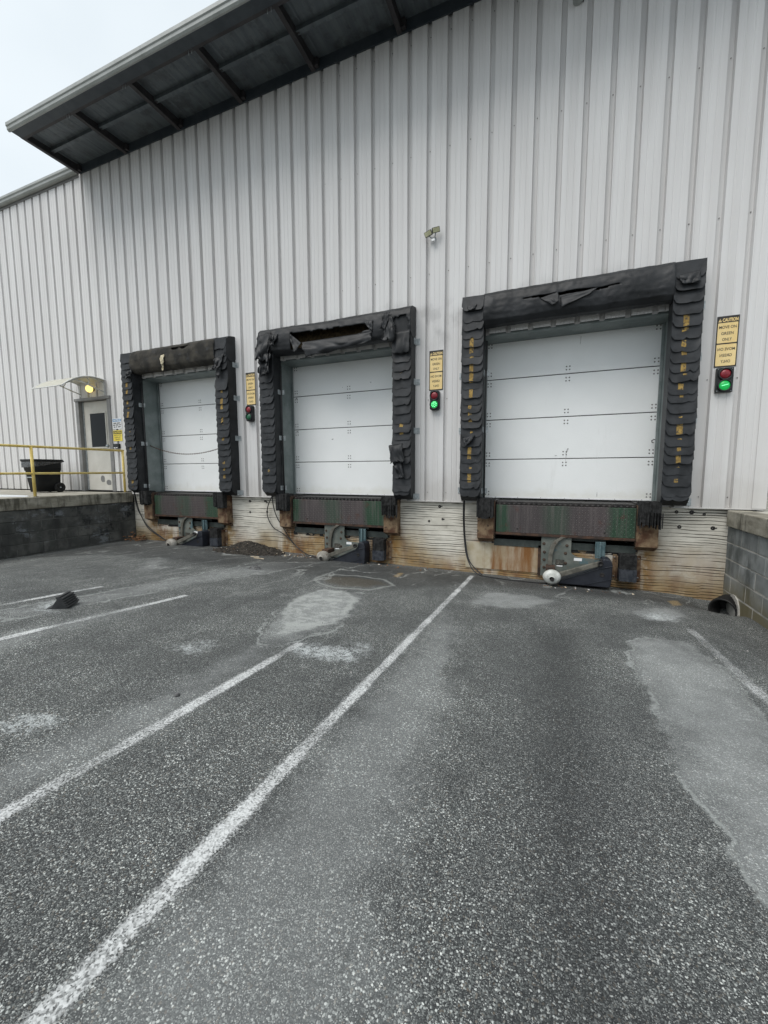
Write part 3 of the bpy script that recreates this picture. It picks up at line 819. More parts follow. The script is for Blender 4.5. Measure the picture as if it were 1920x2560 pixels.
# pits, jambs, headers, doors
def build_dock_opening(xk, idx):
    mb = MB()
    mb.box(xk+.2, xk+2.1, .55, .6, .5, 1.2).box(xk+.2, xk+2.1, .0, .55, .5, .6)
    mb.box(xk+.19, xk+.25, .004, .55, .5, 1.2).box(xk+2.065, xk+2.12, .004, .55, .5, 1.2)
    mb.build('leveler_pit', MAT['blacksteel'], building)
    mb = MB().box(xk-.1, xk+.27, .004, .62, 1.19, ZF).box(xk+2.045, xk+W+.1, .004, .62, 1.19, ZF)
    mb.build('floor_edge', MAT['blacksteel'], building)
    # jambs: folded steel channel each side
    for s, (a, b) in (('l', (xk-.09, xk)), ('r', (xk+W, xk+W+.09))):
        mb = MB().box(a, b, -.002, .44, ZF, ZTOP+.1)
        if s == 'l': mb.box(b, b+.035, .33, .345, ZF, ZTOP)
        else: mb.box(a-.035, a, .33, .345, ZF, ZTOP)
        mb.build('door_jamb', MAT['jamb'], building, bevel=.004)
    mb = MB().box(xk-.09, xk+W+.09, -.003, .44, ZTOP, ZTOP+.16)
    mb.build('door_header', MAT['jamb'], building, bevel=.004)
    door = empty('overhead_door', (xk, YD, ZF), building)
    tag(door)
    for k in range(4):
        z0, z1 = .61*k+(.012 if k == 0 else .006), .61*(k+1)-.006
        mb = MB()
        # sandwich panel with stepped top and bottom edges
        mb.prism([(0, z0+.004), (.004, z0), (.045, z0), (.045, z1), (.004, z1), (0, z1-.004)], 0, .005, W-.005, 0)
        mb.prism([(-.0015, z1-.022), (.0, z1-.024), (.0, z1-.018), (-.0015, z1-.018)], 0, .006, W-.006, 2) if False else None
        def bolts(zc, xlist):
            for xc in xlist:
                for dx in (-.022, .022):
                    for dz in (-.022, .022):
                        mb.lathe((xc+dx, -.0005, zc+dz), (0, -1, 0), [(.0105, 0), (.008, .005), (.001, .007)], 8, 1)
        cx = [.065, W/2+.01, W-.065]
        if k > 0: bolts(z0+.075, cx)
        if k < 3: bolts(z1-.07, cx)
        if k == 0:
            bolts(z0+.075, [cx[0], cx[2]])
            mb.box(.005, W-.005, -.004, -.0005, .012, .034, 3)
            for q in range(7): mb.lathe((.2+q*.33, -.004, .024), (0, -1, 0), [(.006, 0), (.004, .003), (.001, .004)], 6, 1)
        if k == 3: bolts(z1-.10, [cx[0], cx[2]])
        mb.build('door_panel', [MAT['door'], MAT['bolt'], MAT['blacksteel'], MAT['signwhite']], door)
    # seam gasket lines and bottom seal
    for k in (1, 2, 3):
        MB().box(.004, W-.004, .012, .04, .61*k-.006, .61*k+.006).build('seam_gasket', MAT['blacksteel'], door)
    MB().box(0, W, .004, .05, -.012, .012).build('bottom_seal', MAT['rubber'], door)
    # vertical track edge between panel and jamb
    for x in (-.03, W+.005):
        MB().box(x, x+.025, -.035, -.02, 0, ZTOP-ZF-.01).build('door_track', MAT['blacksteel'], door)
for i, d in enumerate(DX): build_dock_opening(d, i)
def door_scuff(idx, cx, cz, w_, h, tilt, seed):
    pts = []
    for k in range(11):
        t = 2*math.pi*k/11; q = 1+.7*nz(math.cos(t)*2+seed, math.sin(t)*2)
        a, b = w_*q*math.cos(t), h*q*math.sin(t)
        pts.append((cx+a+tilt*b, cz+b))
    o = MB().prism(pts, 1, -.0012, -.0004).build('scuff_mark', MAT['scuff'], [c for c in building.children if c.name.startswith('overhead_door')][idx])
for a in ((2, 1.20, .72, .010, .045, .35, 1.0), (2, 1.19, .62, .003, .06, .02, 2.0), (2, 1.05, .655, .022, .005, .6, 3.0), (2, 1.62, .09, .004, .04, 0, 4.0), (1, .83, 1.02, .018, .010, .8, 5.0), (1, .07, 1.80, .022, .018, .3, 6.0), (1, .075, 1.19, .02, .014, .3, 7.0), (1, 1.6, 1.97, .012, .010, .3, 8.0), (2, 1.32, 2.28, .003, .07, .05, 9.0), (1, 1.05, 1.93, .008, .006, .2, 10.0)): door_scuff(*a)

# canopy over the docks
def build_canopy():
    can = empty('canopy', (0, 0, 0), building)
    xa, xb = -1.50, 10.42
    YF = -1.10
    mb = MB()
    x = xa
    while x < xb-.01:
        w_ = min(.2, xb-x)
        pr = [(x, 8.100), (x+w_*.38, 8.100), (x+w_*.46, 8.104), (x+w_*.54, 8.104), (x+w_*.62, 8.100), (x+w_, 8.100)]
        for a, b in zip(pr, pr[1:]):
            mb.add([(a[0], -1.27, a[1]-.055), (b[0], -1.27, b[1]-.055), (b[0], -.0, b[1]), (a[0], -.0, a[1])], [(0, 1, 2, 3)])
        x += .2
    mb.build('canopy_sheet', MAT['soffit'], can)
    MB().prism([(-1.27, 8.062), (0, 8.117), (0, 8.15), (-1.27, 8.075)], 0, xa, xb).build('canopy_roof', MAT['gutter'], can)
    for k in range(9):
        x = -1.476+k*1.4435
        if x > xb-.05: break
        # C-section rafter: web and two flanges, top following the slope
        mb = MB().prism([(YF, 7.94), (-.087, 7.94), (-.087, 8.091), (YF, 8.047)], 0, x-.004, x+.004)
        mb.box(x-.066, x-.004, YF, -.087, 7.94, 7.947).box(x-.066, x-.060, YF, -.087, 7.947, 7.963)
        mb.build('rafter', MAT['beam'], can)
        MB().box(x+.004, x+.07, -.15, -.088, 7.96, 8.07).build('rafter_cleat', MAT['beam'], can)
        MB().lathe((x+.02, -.60, 8.03), (1, 0, 0), [(.03, -.014), (.03, .03), (.001, .034)], 10).build('rafter_bolt', MAT['beam'], can)
    y = -.60
    MB().prism([(y-.035, 8.005), (y+.03, 8.005), (y+.03, 8.012), (y-.028, 8.012), (y-.028, 8.062), (y-.035, 8.062)], 0, xa, xb).build('purlin', MAT['soffit'], can)
    MB().prism([(YF-.004, 7.93), (YF+.05, 7.93), (YF+.05, 7.937), (YF+.006, 7.937), (YF+.006, 8.045), (YF-.004, 8.045)], 0, xa, xb).build('front_beam', MAT['beam'], can)
    MB().box(xa, xb, -.086, -.064, 7.94, 8.10).build('ledger', MAT['ledger'], can)
    # dark box along the eave underside, pale moulded gutter on its face
    MB().box(xa, xb, -1.262, YF-.006, 7.918, 8.04).build('eave_beam', MAT['ledger'], can)
    prof = [(-1.266, 8.06), (-1.266, 7.914), (-1.290, 7.912), (-1.312, 7.935), (-1.315, 7.975), (-1.330, 7.990), (-1.330, 8.042), (-1.318, 8.048), (-1.310, 8.042), (-1.30, 7.99), (-1.29, 7.94), (-1.276, 7.93), (-1.274, 8.06)]
    for a, b in ((xa-.03, 2.0), (2.004, 5.6), (5.604, xb+.03)):
        MB().prism(prof, 0, a, b).build('canopy_gutter', MAT['gutter'], can)
    MB().prism([(-1.266, 8.06), (-1.266, 7.914), (-1.290, 7.912), (-1.312, 7.935), (-1.315, 7.975), (-1.330, 7.990), (-1.330, 8.042)], 0, xa-.036, xa-.031).build('gutter_end_cap', MAT['gutter'], can)
    for k in range(9):
        x = -1.476+k*1.4435-.14
        for dx in (0, .06):
            if x > xa: MB().tube([(x+dx, -1.09, 7.93), (x+dx, -1.09, 7.86)], .0035, 5).build('gutter_screw', MAT['galv'], can)
build_canopy()
prof = [(-.066, 8.09), (-.066, 7.965), (-.085, 7.95), (-.14, 7.95), (-.165, 7.97), (-.17, 8.01), (-.19, 8.03), (-.19, 8.075), (-.165, 8.075), (-.16, 8.03), (-.14, 7.975), (-.075, 7.975), (-.071, 8.09)]
MB().prism(prof, 0, XL, -1.57).build('eave_gutter', MAT['gutter'], building)
MB().box(XL, -1.57, -.074, -.0635, 7.90, 7.966).build('eave_trim', MAT['doorframe'], building)

# personnel door
def build_personnel_door():
    fr = MB()
    x0, x1, z0, z1 = -2.24, -1.05, 1.222, 3.325
    for a, b in ((x0, x0+.11), (x1-.11, x1)):
        fr.box(a, b, -.080, .10, z0, z1-.06)
    fr.box(x0-.01, x1+.01, -.10, .10, z1-.06, z1)
    f = fr.build('door_frame', MAT['doorframe'], building, bevel=.004)
    leaf = MB()
    a, b = -2.085, -1.165
    leaf.box(a, b, .01, .055, 1.245, 3.255)
    for (p, q, r, s) in ((-1.90, -1.33, 2.20, 2.23), (-1.90, -1.33, 2.985, 3.015), (-1.90, -1.87, 2.23, 2.985), (-1.36, -1.33, 2.23, 2.985)):
        leaf.box(p, q, -.006, .0095, r, s)
    d = leaf.build('personnel_door', MAT['cream'], building, bevel=.002)
    d2 = MB().box(-1.87, -1.36, .0, .009, 2.23, 2.985).build('window_pane', MAT['glass'], d)
    MB().lathe((-1.245, .01, 2.24), (0, -1, 0), [(.035, 0), (.035, .01), (.015, .02), (.015, .05), (.032, .06), (.036, .08), (.025, .1), (.001, .103)], 14).build('door_knob', MAT['galv'], d)
    MB().box(-2.125, -2.09, .0, .05, 1.245, 3.255).build('weather_strip', MAT['galv'], f)
    MB().box(-2.125, -1.165, .005, .11, 1.222, 1.243).build('door_sill', MAT['blacksteel'], f)
    # bare scuffs low on the leaf
    for (cx, cz, rx, rz) in ((-1.60, 1.50, .07, .09), (-1.40, 1.42, .085, .07)):
        pts = [(cx+rx*math.cos(t*.7)*(1+.3*nz(t, cx)), cz+rz*math.sin(t*.7)*(1+.4*nz(t, cz))) for t in range(9)]
        MB().prism(pts, 1, .0085, .0099).build('paint_scuff', MAT['doorframe'], d)
build_personnel_door()

# ------------------------------------------------------------------ retaining walls and landings
def block_wall(name, label, xface, direction, y0, y1, ztop, courses, mat, mort, capz, cap_over):
    """face at xface; wall mass runs away from the yard (direction -1 = to the left)"""
    root = empty(name, (xface, y0, 0)); tag(root, label, 'wall')
    th = .19*direction
    H = .2; L = .40
    ya, yb = min(y0, y1), max(y0, y1)
    mb = MB().box(min(.005*direction, th), max(.005*direction, th), ya-y0, yb-y0, ztop-courses*H-.3, ztop-.002)
    mb.build('mortar_core', MAT[mort], root)
    variants = []
    for s in range(6):
        random.seed(100+s)
        m = MB(); l = L-.012; h = H-.012
        j = lambda: random.uniform(-.003, .003)
        m.box(0, th*.9, -l+j(), j(), j(), h+j())
        variants.append(m)
    cache = {}
    for c in range(courses):
        off = (L/2 if c % 2 else 0)
        y = yb+off
        q = 0
        while y > ya+.02:
            lo, hi = max(y-L, ya), min(y, yb)
            if hi-lo > .03:
                key = (round(hi-lo, 2), q % 4)
                if key not in cache:
                    m = MB(); g = .006
                    m.box(min(0, th*.9), max(0, th*.9), -(hi-lo)+g, -g, .006, H-.006)
                    cache[key] = m.mesh('concrete_block', MAT[mat])
                o = link_mesh('concrete_block', cache[key], root, (random.uniform(-.004, .003), hi-y0, ztop-(c+1)*H))
                md = o.modifiers.new('bevel', 'BEVEL'); md.width = .006; md.segments = 1
            y -= L; q += 1
    return root
random.seed(3)
lw = block_wall('retaining_wall', 'sooty dark concrete block wall under the landing on the left', -.58, -1, -.002, -6.2, 1.0, 5, 'blockL', 'mortarL', 0, 0)
rw = block_wall('retaining_wall', 'grey concrete block wall beside the right dock with a pipe at its foot', 10.0, 1, -.002, -2.6, .965, 5, 'blockR', 'mortar', 0, 0)
# caps and landing slabs
def slab(parent, x0, x1, y0, y1, z0, z1, name='coping_slab', n=40):
    mb = MB(); px, py, pz = parent.location
    mb.box(x0-px, x1-px, y0-py, y1-py, z0, z1)
    return mb.build(name, MAT['slab'], parent, bevel=.012)
slab(lw, -.80, -.555, -6.2, -.045, 1.003, 1.213)
MB().box(-13.5+.58, -.803+.58, -6.2, -.045, .9, 1.205).build('landing_slab', MAT['landing'], lw)
slab(rw, 9.965, 10.20, -2.6, -.045, .968, 1.165)
MB().box(.203, 6.0, -2.6, -.043, .80, 1.158).box(.325, 6.0, -.043, 3.5, .80, 1.158).build('landing_slab', MAT['landing'], rw)

# drain pipe at the foot of the right wall
def build_pipe():
    root = empty('drain_pipe', (9.88, -.40, .0)); tag(root, 'black corrugated drain pipe end at the foot of the right block wall', 'pipe')
    ax = Vector((.62, .78, .06))
    prof = [(.120, .26), (.122, .0), (.138, -.004), (.146, .004)]
    for i in range(12): prof.append((.150 if i % 2 else .138, .016+i*.018))
    MB().lathe((0, 0, .0), ax, prof, 24).build('pipe_shell', MAT['pipe'], root)
    MB().lathe(ax.normalized()*.25, ax, [(.125, 0), (.001, .002)], 20).build('pipe_inside', MAT['rubber'], root)
    pts = [(.05+.17*math.cos(t*.45)*(1+.2*nz(t, 2)), .19*math.sin(t*.45)*(1+.25*nz(t, 5))) for t in range(14)]
    MB().prism(pts, 0, .108, .128).build('mortar_collar', MAT['mortar'], root)
build_pipe()

# ------------------------------------------------------------------ dock seals
PADW, PADY = .29, -.285
def flap_mesh(seed):
    rnd = random.Random(seed)
    w, h = PADW+.012, .205
    Rr = rnd.uniform(.045, .08); Rl = rnd.uniform(.045, .08)
    mb = MB(); nu, nv = 10, 5
    sk = rnd.uniform(-.010, .010); bow = rnd.uniform(.0, .010); out = rnd.uniform(.018, .030); bite = rnd.choice((0, 0, .012, .03)); bx = rnd.uniform(.3, .7)
    def pt(u, v, off=0):
        x = u*w; zb = h+sk*(u-.5)+.004*math.sin(u*9+seed)
        dl, dr = x, w-x
        if dl < Rl: zb -= Rl-math.sqrt(max(0, Rl*Rl-(Rl-dl)**2))
        if dr < Rr: zb -= Rr-math.sqrt(max(0, Rr*Rr-(Rr-dr)**2))
        zb -= bite*math.exp(-((u-bx)/.05)**2)
        z = -v*zb
        y = -out*v**1.3-bow*math.sin(math.pi*u)*v+.006*nz(u*3+seed, v*2, seed)-off
        return (x-.006, y, z)
    mb.grid(lambda u, v: pt(u, v), nu, nv, 0)
    # thickness: bottom edge strip and back
    mb.grid(lambda u, v: tuple(a+b for a, b in zip(pt(u, 1), (0, v*.008, 0))), nu, 1, 0)
    mb.grid(lambda u, v: tuple(a+b for a, b in zip(pt(0, u), (0, v*.008, 0))), nv, 1, 0)
    mb.grid(lambda u, v: tuple(a+b for a, b in zip(pt(1, u), (0, v*.008, 0))), nv, 1, 0)
    return mb, pt, rnd
FLAPS = {}
def get_flap(seed, tape):
    key = (seed, tape)
    if key in FLAPS: return FLAPS[key]
    mb, pt, rnd = flap_mesh(seed)
    if tape:
        cu_ = rnd.uniform(.43, .49); hw = rnd.uniform(.075, .105)
        u0, u1 = cu_-hw, cu_+hw
        v0 = .34; v1 = 1.0 if tape == 1 else rnd.uniform(.55, .8)
        if tape == 3: u0 += rnd.uniform(.05, .09); v0 = .55
        vmax = .965
        def tp(u, v):
            uu = u0+(u1-u0)*u; vv = v0+(min(v1, vmax)-v0)*v
            if tape > 1: vv = min(vv+.06*nz(u*4+seed, v*3), vmax); uu += .03*nz(v*4, u*2+seed)
            return pt(uu, vv, .0018)
        mb.grid(tp, 3, 3, 1)
    FLAPS[key] = mb.mesh('flap', [MAT['flap'], MAT['tape']])
    return FLAPS[key]

HEADP = [(0, 4.135), (-.10, 4.125), (-.22, 4.10), (-.275, 4.05), (-.300, 3.97), (-.312, 3.88), (-.312, 3.80), (-.295, 3.72), (-.25, 3.665), (-.18, 3.645), (-.10, 3.68), (-.04, 3.74), (0, 3.79)]
def head_pt(v, prof=HEADP):
    t = v*(len(prof)-1); i = min(int(t), len(prof)-2); f = t-i
    return (prof[i][0]+(prof[i+1][0]-prof[i][0])*f, prof[i][1]+(prof[i+1][1]-prof[i][1])*f)

def crumple(parent, name, p00, p10, p01, p11, amp, seed, mat='fabric', nu=14, nv=10, jag=.12, bulge=(0, 0, 0)):
    """torn fabric scrap: bilinear patch with folds and a ragged outline"""
    A, B, Cc, D = map(Vector, (p00, p10, p01, p11)); bl = Vector(bulge)
    mb = MB()
    def fn(u, v):
        uu = u; vv = v
        if v > .99: vv = v-jag*(.5+nz(u*6+seed, 1.7))
        if u > .99: uu = u-jag*.6*(.5+nz(v*6+seed, 4.7))
        if u < .01: uu = u+jag*.6*(.5+nz(v*6+seed, 8.7))
        p = A*(1-uu)*(1-vv)+B*uu*(1-vv)+Cc*(1-uu)*vv+D*uu*vv
        p = p+bl*math.sin(math.pi*u)*math.sin(math.pi*min(1, v*1.0))
        k = amp*min(1, v*3)
        fold = abs(nz(u*3.1+seed, v*1.6, seed))-.2
        return p+Vector((nz(u*4+seed, v*4, 2)*k*.6, -abs(k)*fold*1.6-abs(k)*.2, nz(u*3, v*5+seed, 7)*k*.6))
    mb.grid(fn, nu, nv, 0)
    return mb.build(name, MAT[mat], parent, solid=.005)

def build_seal(idx, xk):
    labels = ['black dock seal with a dusty head pad and pale torn scrap, nearest the entrance door',
              'black dock seal with a badly torn open head pad, in the middle',
              'black dock seal with a V-shaped rip in its head pad, on the right']
    root = empty('dock_seal', (xk, 0, ZF)); tag(root, labels[idx], 'dock seal', 'dock seals around the loading doors')
    rnd = random.Random(50+idx)
    Z = lambda z: z-ZF
    lefts = [(-.235, 0), (W-.057, 1)]
    pads = []
    for px, side in lefts:
        prof = [(-.04, Z(1.205)), (-.19, Z(1.215)), (-.265, Z(1.285)), (PADY+.012, Z(1.33)), (PADY+.012, Z(4.03)), (-.23, Z(4.085)), (-.04, Z(4.125))]
        mb = MB().prism([(y, z) for y, z in prof], 0, px, px+PADW)
        pad = mb.build('side_pad', MAT['fabric'], root, bevel=.012)
        pads.append(pad)
        # flaps, top to bottom, each one overlapping the next
        z = 4.075
        k = 0
        bare_top = {(0, 0): 3.0, (0, 1): 0, (1, 0): 0, (1, 1): 0}
        if idx == 1: z = 3.62 if side else 3.40
        while z-.13 > 1.27:
            step = .122*rnd.uniform(.80, 1.18)
            if z > 3.75: step *= 1.08
            zb = z-.205
            if zb < 1.275: break
            p = rnd.random()
            if idx == 2:
                pr = .9 if (z < 3.62) else 0
                if side == 1 and 1.5 < z < 2.3: pr = .7
            elif idx == 0: pr = .8 if (side == 1 or z > 2.9) and z < 3.6 else .45
            else: pr = .30 if z < 3.5 else .0
            if z > 3.68: pr = 0
            tape = 0
            if p < pr: tape = (rnd.choice((1, 1, 1, 2)) if z > 2.95 else rnd.choice((1, 2, 2, 3, 3))) if idx != 1 else rnd.choice((2, 3))
            skip = (idx == 1 and side == 1 and 1.55 < z < 1.95 and rnd.random() < .6) or (idx == 0 and side == 1 and 3.45 < z < 3.7)
            me = get_flap(rnd.randrange(14), tape)
            if not skip:
                o = link_mesh('flap', me, pad, (px, PADY+.010, Z(z)), (R(rnd.uniform(-1.2, 1.2)), R(rnd.uniform(-2.2, 2.2)), R(rnd.uniform(-1.6, 1.6))))
                if rnd.random() < .10: o.rotation_euler.x = R(-4)
            z -= step
            k += 1
        # last wide flap closing the bottom
        o = link_mesh('flap', get_flap(2, 0 if idx else 3), pad, (px, PADY+.010, Z(1.485)), (R(.6), 0, 0))
        # galvanised clips on the outer and inner flanks
        zs = ((3.62, 3.02, 2.28, 1.255) if side else (3.05, 2.25, 1.36))
        xo = px+PADW if side else px
        for zc in zs:
            sgn = 1 if side else -1
            mb = MB().box(min(xo, xo+sgn*.075), max(xo, xo+sgn*.075), YO-.008, YO-.003, Z(zc)-.045, Z(zc)+.045)
            mb.box(min(xo+sgn*.002, xo+sgn*.007), max(xo+sgn*.002, xo+sgn*.007), YO-.085, YO-.008, Z(zc)-.045, Z(zc)+.045)
            mb.lathe((xo+sgn*.045, YO-.008, Z(zc)), (0, -1, 0), [(.011, 0), (.009, .006), (.001, .008)], 8)
            mb.build('mounting_clip', MAT['galv'], pad)
        if not side:
            for zc in (3.05, 2.25, 1.36):
                xi = px+PADW
                MB().box(xi, xi+.006, -.16, -.070, Z(zc)-.04, Z(zc)+.04).box(xi-.02, xi+.07, -.075, -.069, Z(zc)-.04, Z(zc)+.04).build('mounting_clip', MAT['galv'], pad)
            MB().tube([(px+PADW+.025, -.09, Z(3.5)), (px+PADW+.02, -.085, Z(2.3)), (px+PADW+.03, -.09, Z(1.26))], .012, 7).build('edge_tube', MAT['cable'], pad)
        # screws along the outer edge
        mb = MB()
        for q in range(9): mb.lathe((xo+(.001 if side else -.001), -.055, Z(1.5+q*.28)), ((1, 0, 0) if side else (-1, 0, 0)), [(.008, 0), (.001, .005)], 6)
        mb.build('pad_screw', MAT['bolt'], pad)
    # head pad
    xa, xb = .055, W-.057
    if idx == 1: xa, xb = -.235, W+.235
    if idx == 0: xb = W-.04
    ln = xb-xa
    dirty = idx == 0
    def fab(u, v):
        y, z = head_pt(v)
        sag = 0
        if idx == 1: sag = -.03*math.sin(math.pi*u)
        k = math.sin(math.pi*min(1, max(0, v)))
        w_ = .011*nz(u*7, v*3+idx*5, idx)+.006*nz(u*19, v*7, idx+3)+.004*nz(u*45, v*18, idx)
        return (xa+u*ln, y-w_*k*1.4, Z(z)+w_*k*.8+sag*k)
    tear = None
    def jg(u, s): return .035*nz(u*17, s)+.02*nz(u*43, s+2)
    if idx == 1:
        def tear(u, v):
            t = (u-.240)/.540
            hole1 = 0 < t < 1 and (.335+.03*t+jg(u, 1)*.7) < v < (.60-.03*t-.13*max(0, (t-.55)/.45)+jg(u, 5)*.5)
            hole2 = .905 < u+.02*nz(v*12, 3) < .985 and (.345+jg(u*2, 8)) < v < .66
            return hole1 or hole2
    if idx == 2:
        def tear(u, v):
            t = (u-.233)/.507
            if not 0 < t < 1: return False
            return .368+jg(u, 4)*.12 < v < .374+.034*math.sin(math.pi*t)**.7+jg(u, 9)*.15
    if idx == 0:
        def tear(u, v):
            return .52 < u < .72 and .27 < v < .27+.05*abs(math.sin(u*31))+.01
    mb = MB().grid(fab, 120 if idx else 60, 84 if idx == 2 else 56, 1 if False else 0, True, tear)
    hp = mb.build('head_pad', [MAT['fabric_dusty'] if dirty else MAT['fabric']], root, solid=.006)
    # foam core seen through the rips
    core = [(0, 4.09), (-.10, 4.05), (-.12, 3.93), (-.15, 3.80), (-.19, 3.72), (-.14, 3.69), (0, 3.8)]
    MB().prism([(y, Z(z)) for y, z in core], 0, xa+.02, xb-.02).build('foam_core', MAT['foam'], hp)
    for x_ in (xa, xb):
        MB().prism([(y, Z(z)) for y, z in HEADP], 0, x_-.003, x_+.003).build('head_end', MAT['fabric'], hp)
    P = lambda x, y, z: (x, y, Z(z))
    if idx == 2:
        # two triangular tongues hanging from the V rip
        crumple(hp, 'torn_flap', P(.775, -.318, 3.89), P(1.00, -.322, 3.935), P(.938, -.35, 3.764), P(1.007, -.35, 3.81), .012, 3.0, jag=.03)
        crumple(hp, 'torn_flap', P(1.02, -.322, 3.86), P(1.46, -.322, 3.915), P(1.035, -.355, 3.72), P(1.37, -.335, 3.855), .012, 5.0, jag=.03)
        crumple(hp, 'torn_flap', P(2.28, -.318, 3.90), P(2.50, -.318, 3.93), P(2.32, -.335, 3.80), P(2.50, -.335, 3.78), .03, 9.0, jag=.1)
        crumple(hp, 'torn_flap', P(-.17, -.312, 3.93), P(-.03, -.312, 3.95), P(-.15, -.328, 3.86), P(-.06, -.328, 3.88), .02, 11.0, jag=.1)
        crumple(pads[0], 'torn_flap', P(-.21, -.305, 2.12), P(-.02, -.305, 2.17), P(-.16, -.34, 1.98), P(-.06, -.33, 2.10), .03, 13.0, jag=.1)
    if idx == 0:
        crumple(hp, 'foam_scrap', P(.93, -.318, 3.90), P(1.05, -.318, 3.92), P(.98, -.34, 3.70), P(1.05, -.345, 3.72), .03, 2.0, 'foam_pale', jag=.25)
        crumple(hp, 'foam_scrap', P(1.00, -.335, 3.74), P(1.04, -.335, 3.74), P(1.0, -.34, 3.60), P(1.03, -.34, 3.60), .015, 4.0, 'foam_pale', jag=.2)
        crumple(pads[1], 'torn_flap', P(W-.05, -.29, 3.72), P(W+.20, -.29, 3.80), P(W-.02, -.36, 3.50), P(W+.10, -.36, 3.50), .07, 6.0, jag=.2)
        crumple(pads[1], 'torn_flap', P(W+.0, -.30, 3.62), P(W+.15, -.30, 3.60), P(W+.04, -.33, 3.36), P(W+.09, -.33, 3.36), .05, 8.0, jag=.2)
        crumple(pads[0], 'torn_flap', P(-.1, -.29, 3.70), P(.10, -.29, 3.74), P(-.06, -.34, 3.52), P(.10, -.33, 3.56), .06, 18.0, jag=.2)
        # vertical end cover on the right flank
        MB().prism([(y*.97, Z(z+.004)) for y, z in HEADP], 0, W+.18, W+.245).build('end_cover', MAT['fabric'], hp, bevel=.01)
    if idx == 1:
        # sagging lower lip of the rip, peeled corners, crumpled left corner
        crumple(hp, 'torn_flap', P(.66, -.330, 3.765), P(1.955, -.325, 3.775), P(.76, -.36, 3.49), P(1.955, -.34, 3.635), .035, 3.3, nu=44, nv=14, jag=.06, bulge=(0, -.035, -.02))
        crumple(hp, 'torn_flap', P(.44, -.318, 3.94), P(.67, -.322, 3.76), P(.45, -.335, 3.84), P(.56, -.36, 3.60), .025, 6.1, jag=.10)
        crumple(hp, 'torn_flap', P(1.80, -.316, 3.95), P(1.95, -.318, 3.94), P(1.88, -.325, 3.84), P(1.955, -.33, 3.77), .02, 7.9, jag=.10)
        crumple(hp, 'torn_flap', P(2.16, -.31, 4.00), P(2.27, -.31, 3.97), P(2.10, -.36, 3.60), P(2.36, -.35, 3.60), .06, 9.4, jag=.22)
        crumple(pads[1], 'torn_flap', P(2.26, -.30, 3.72), P(2.55, -.30, 3.74), P(2.27, -.325, 3.40), P(2.545, -.315, 3.38), .03, 10.4, jag=.08)
        crumple(hp, 'torn_flap', P(2.10, -.31, 4.02), P(2.24, -.31, 4.03), P(2.08, -.35, 3.80), P(2.16, -.35, 3.72), .05, 12.4, jag=.25)
        crumple(pads[0], 'torn_flap', P(-.25, -.30, 3.98), P(.06, -.30, 4.02), P(-.22, -.38, 3.52), P(.02, -.37, 3.46), .10, 14.7, nu=20, nv=16, jag=.2)
        crumple(pads[0], 'torn_flap', P(-.20, -.31, 3.66), P(.07, -.31, 3.72), P(-.12, -.37, 3.22), P(.02, -.36, 3.30), .09, 16.2, jag=.25)
        crumple(pads[0], 'torn_flap', P(-.23, -.30, 3.60), P(-.05, -.30, 3.60), P(-.22, -.33, 3.34), P(-.06, -.33, 3.32), .05, 17.2, jag=.2)
        crumple(hp, 'torn_flap', P(.02, -.315, 3.98), P(.22, -.315, 3.96), P(.06, -.35, 3.80), P(.14, -.36, 3.72), .06, 18.2, jag=.25)
        crumple(pads[1], 'torn_flap', P(2.20, -.31, 2.05), P(2.44, -.31, 2.08), P(2.26, -.37, 1.76), P(2.50, -.36, 1.78), .05, 20.2, jag=.15)
        crumple(pads[1], 'torn_flap', P(2.26, -.31, 1.80), P(2.42, -.31, 1.80), P(2.40, -.35, 1.52), P(2.48, -.35, 1.52), .04, 22.2, jag=.2)
    return root
for i, d in enumerate(DX): build_seal(i, d)

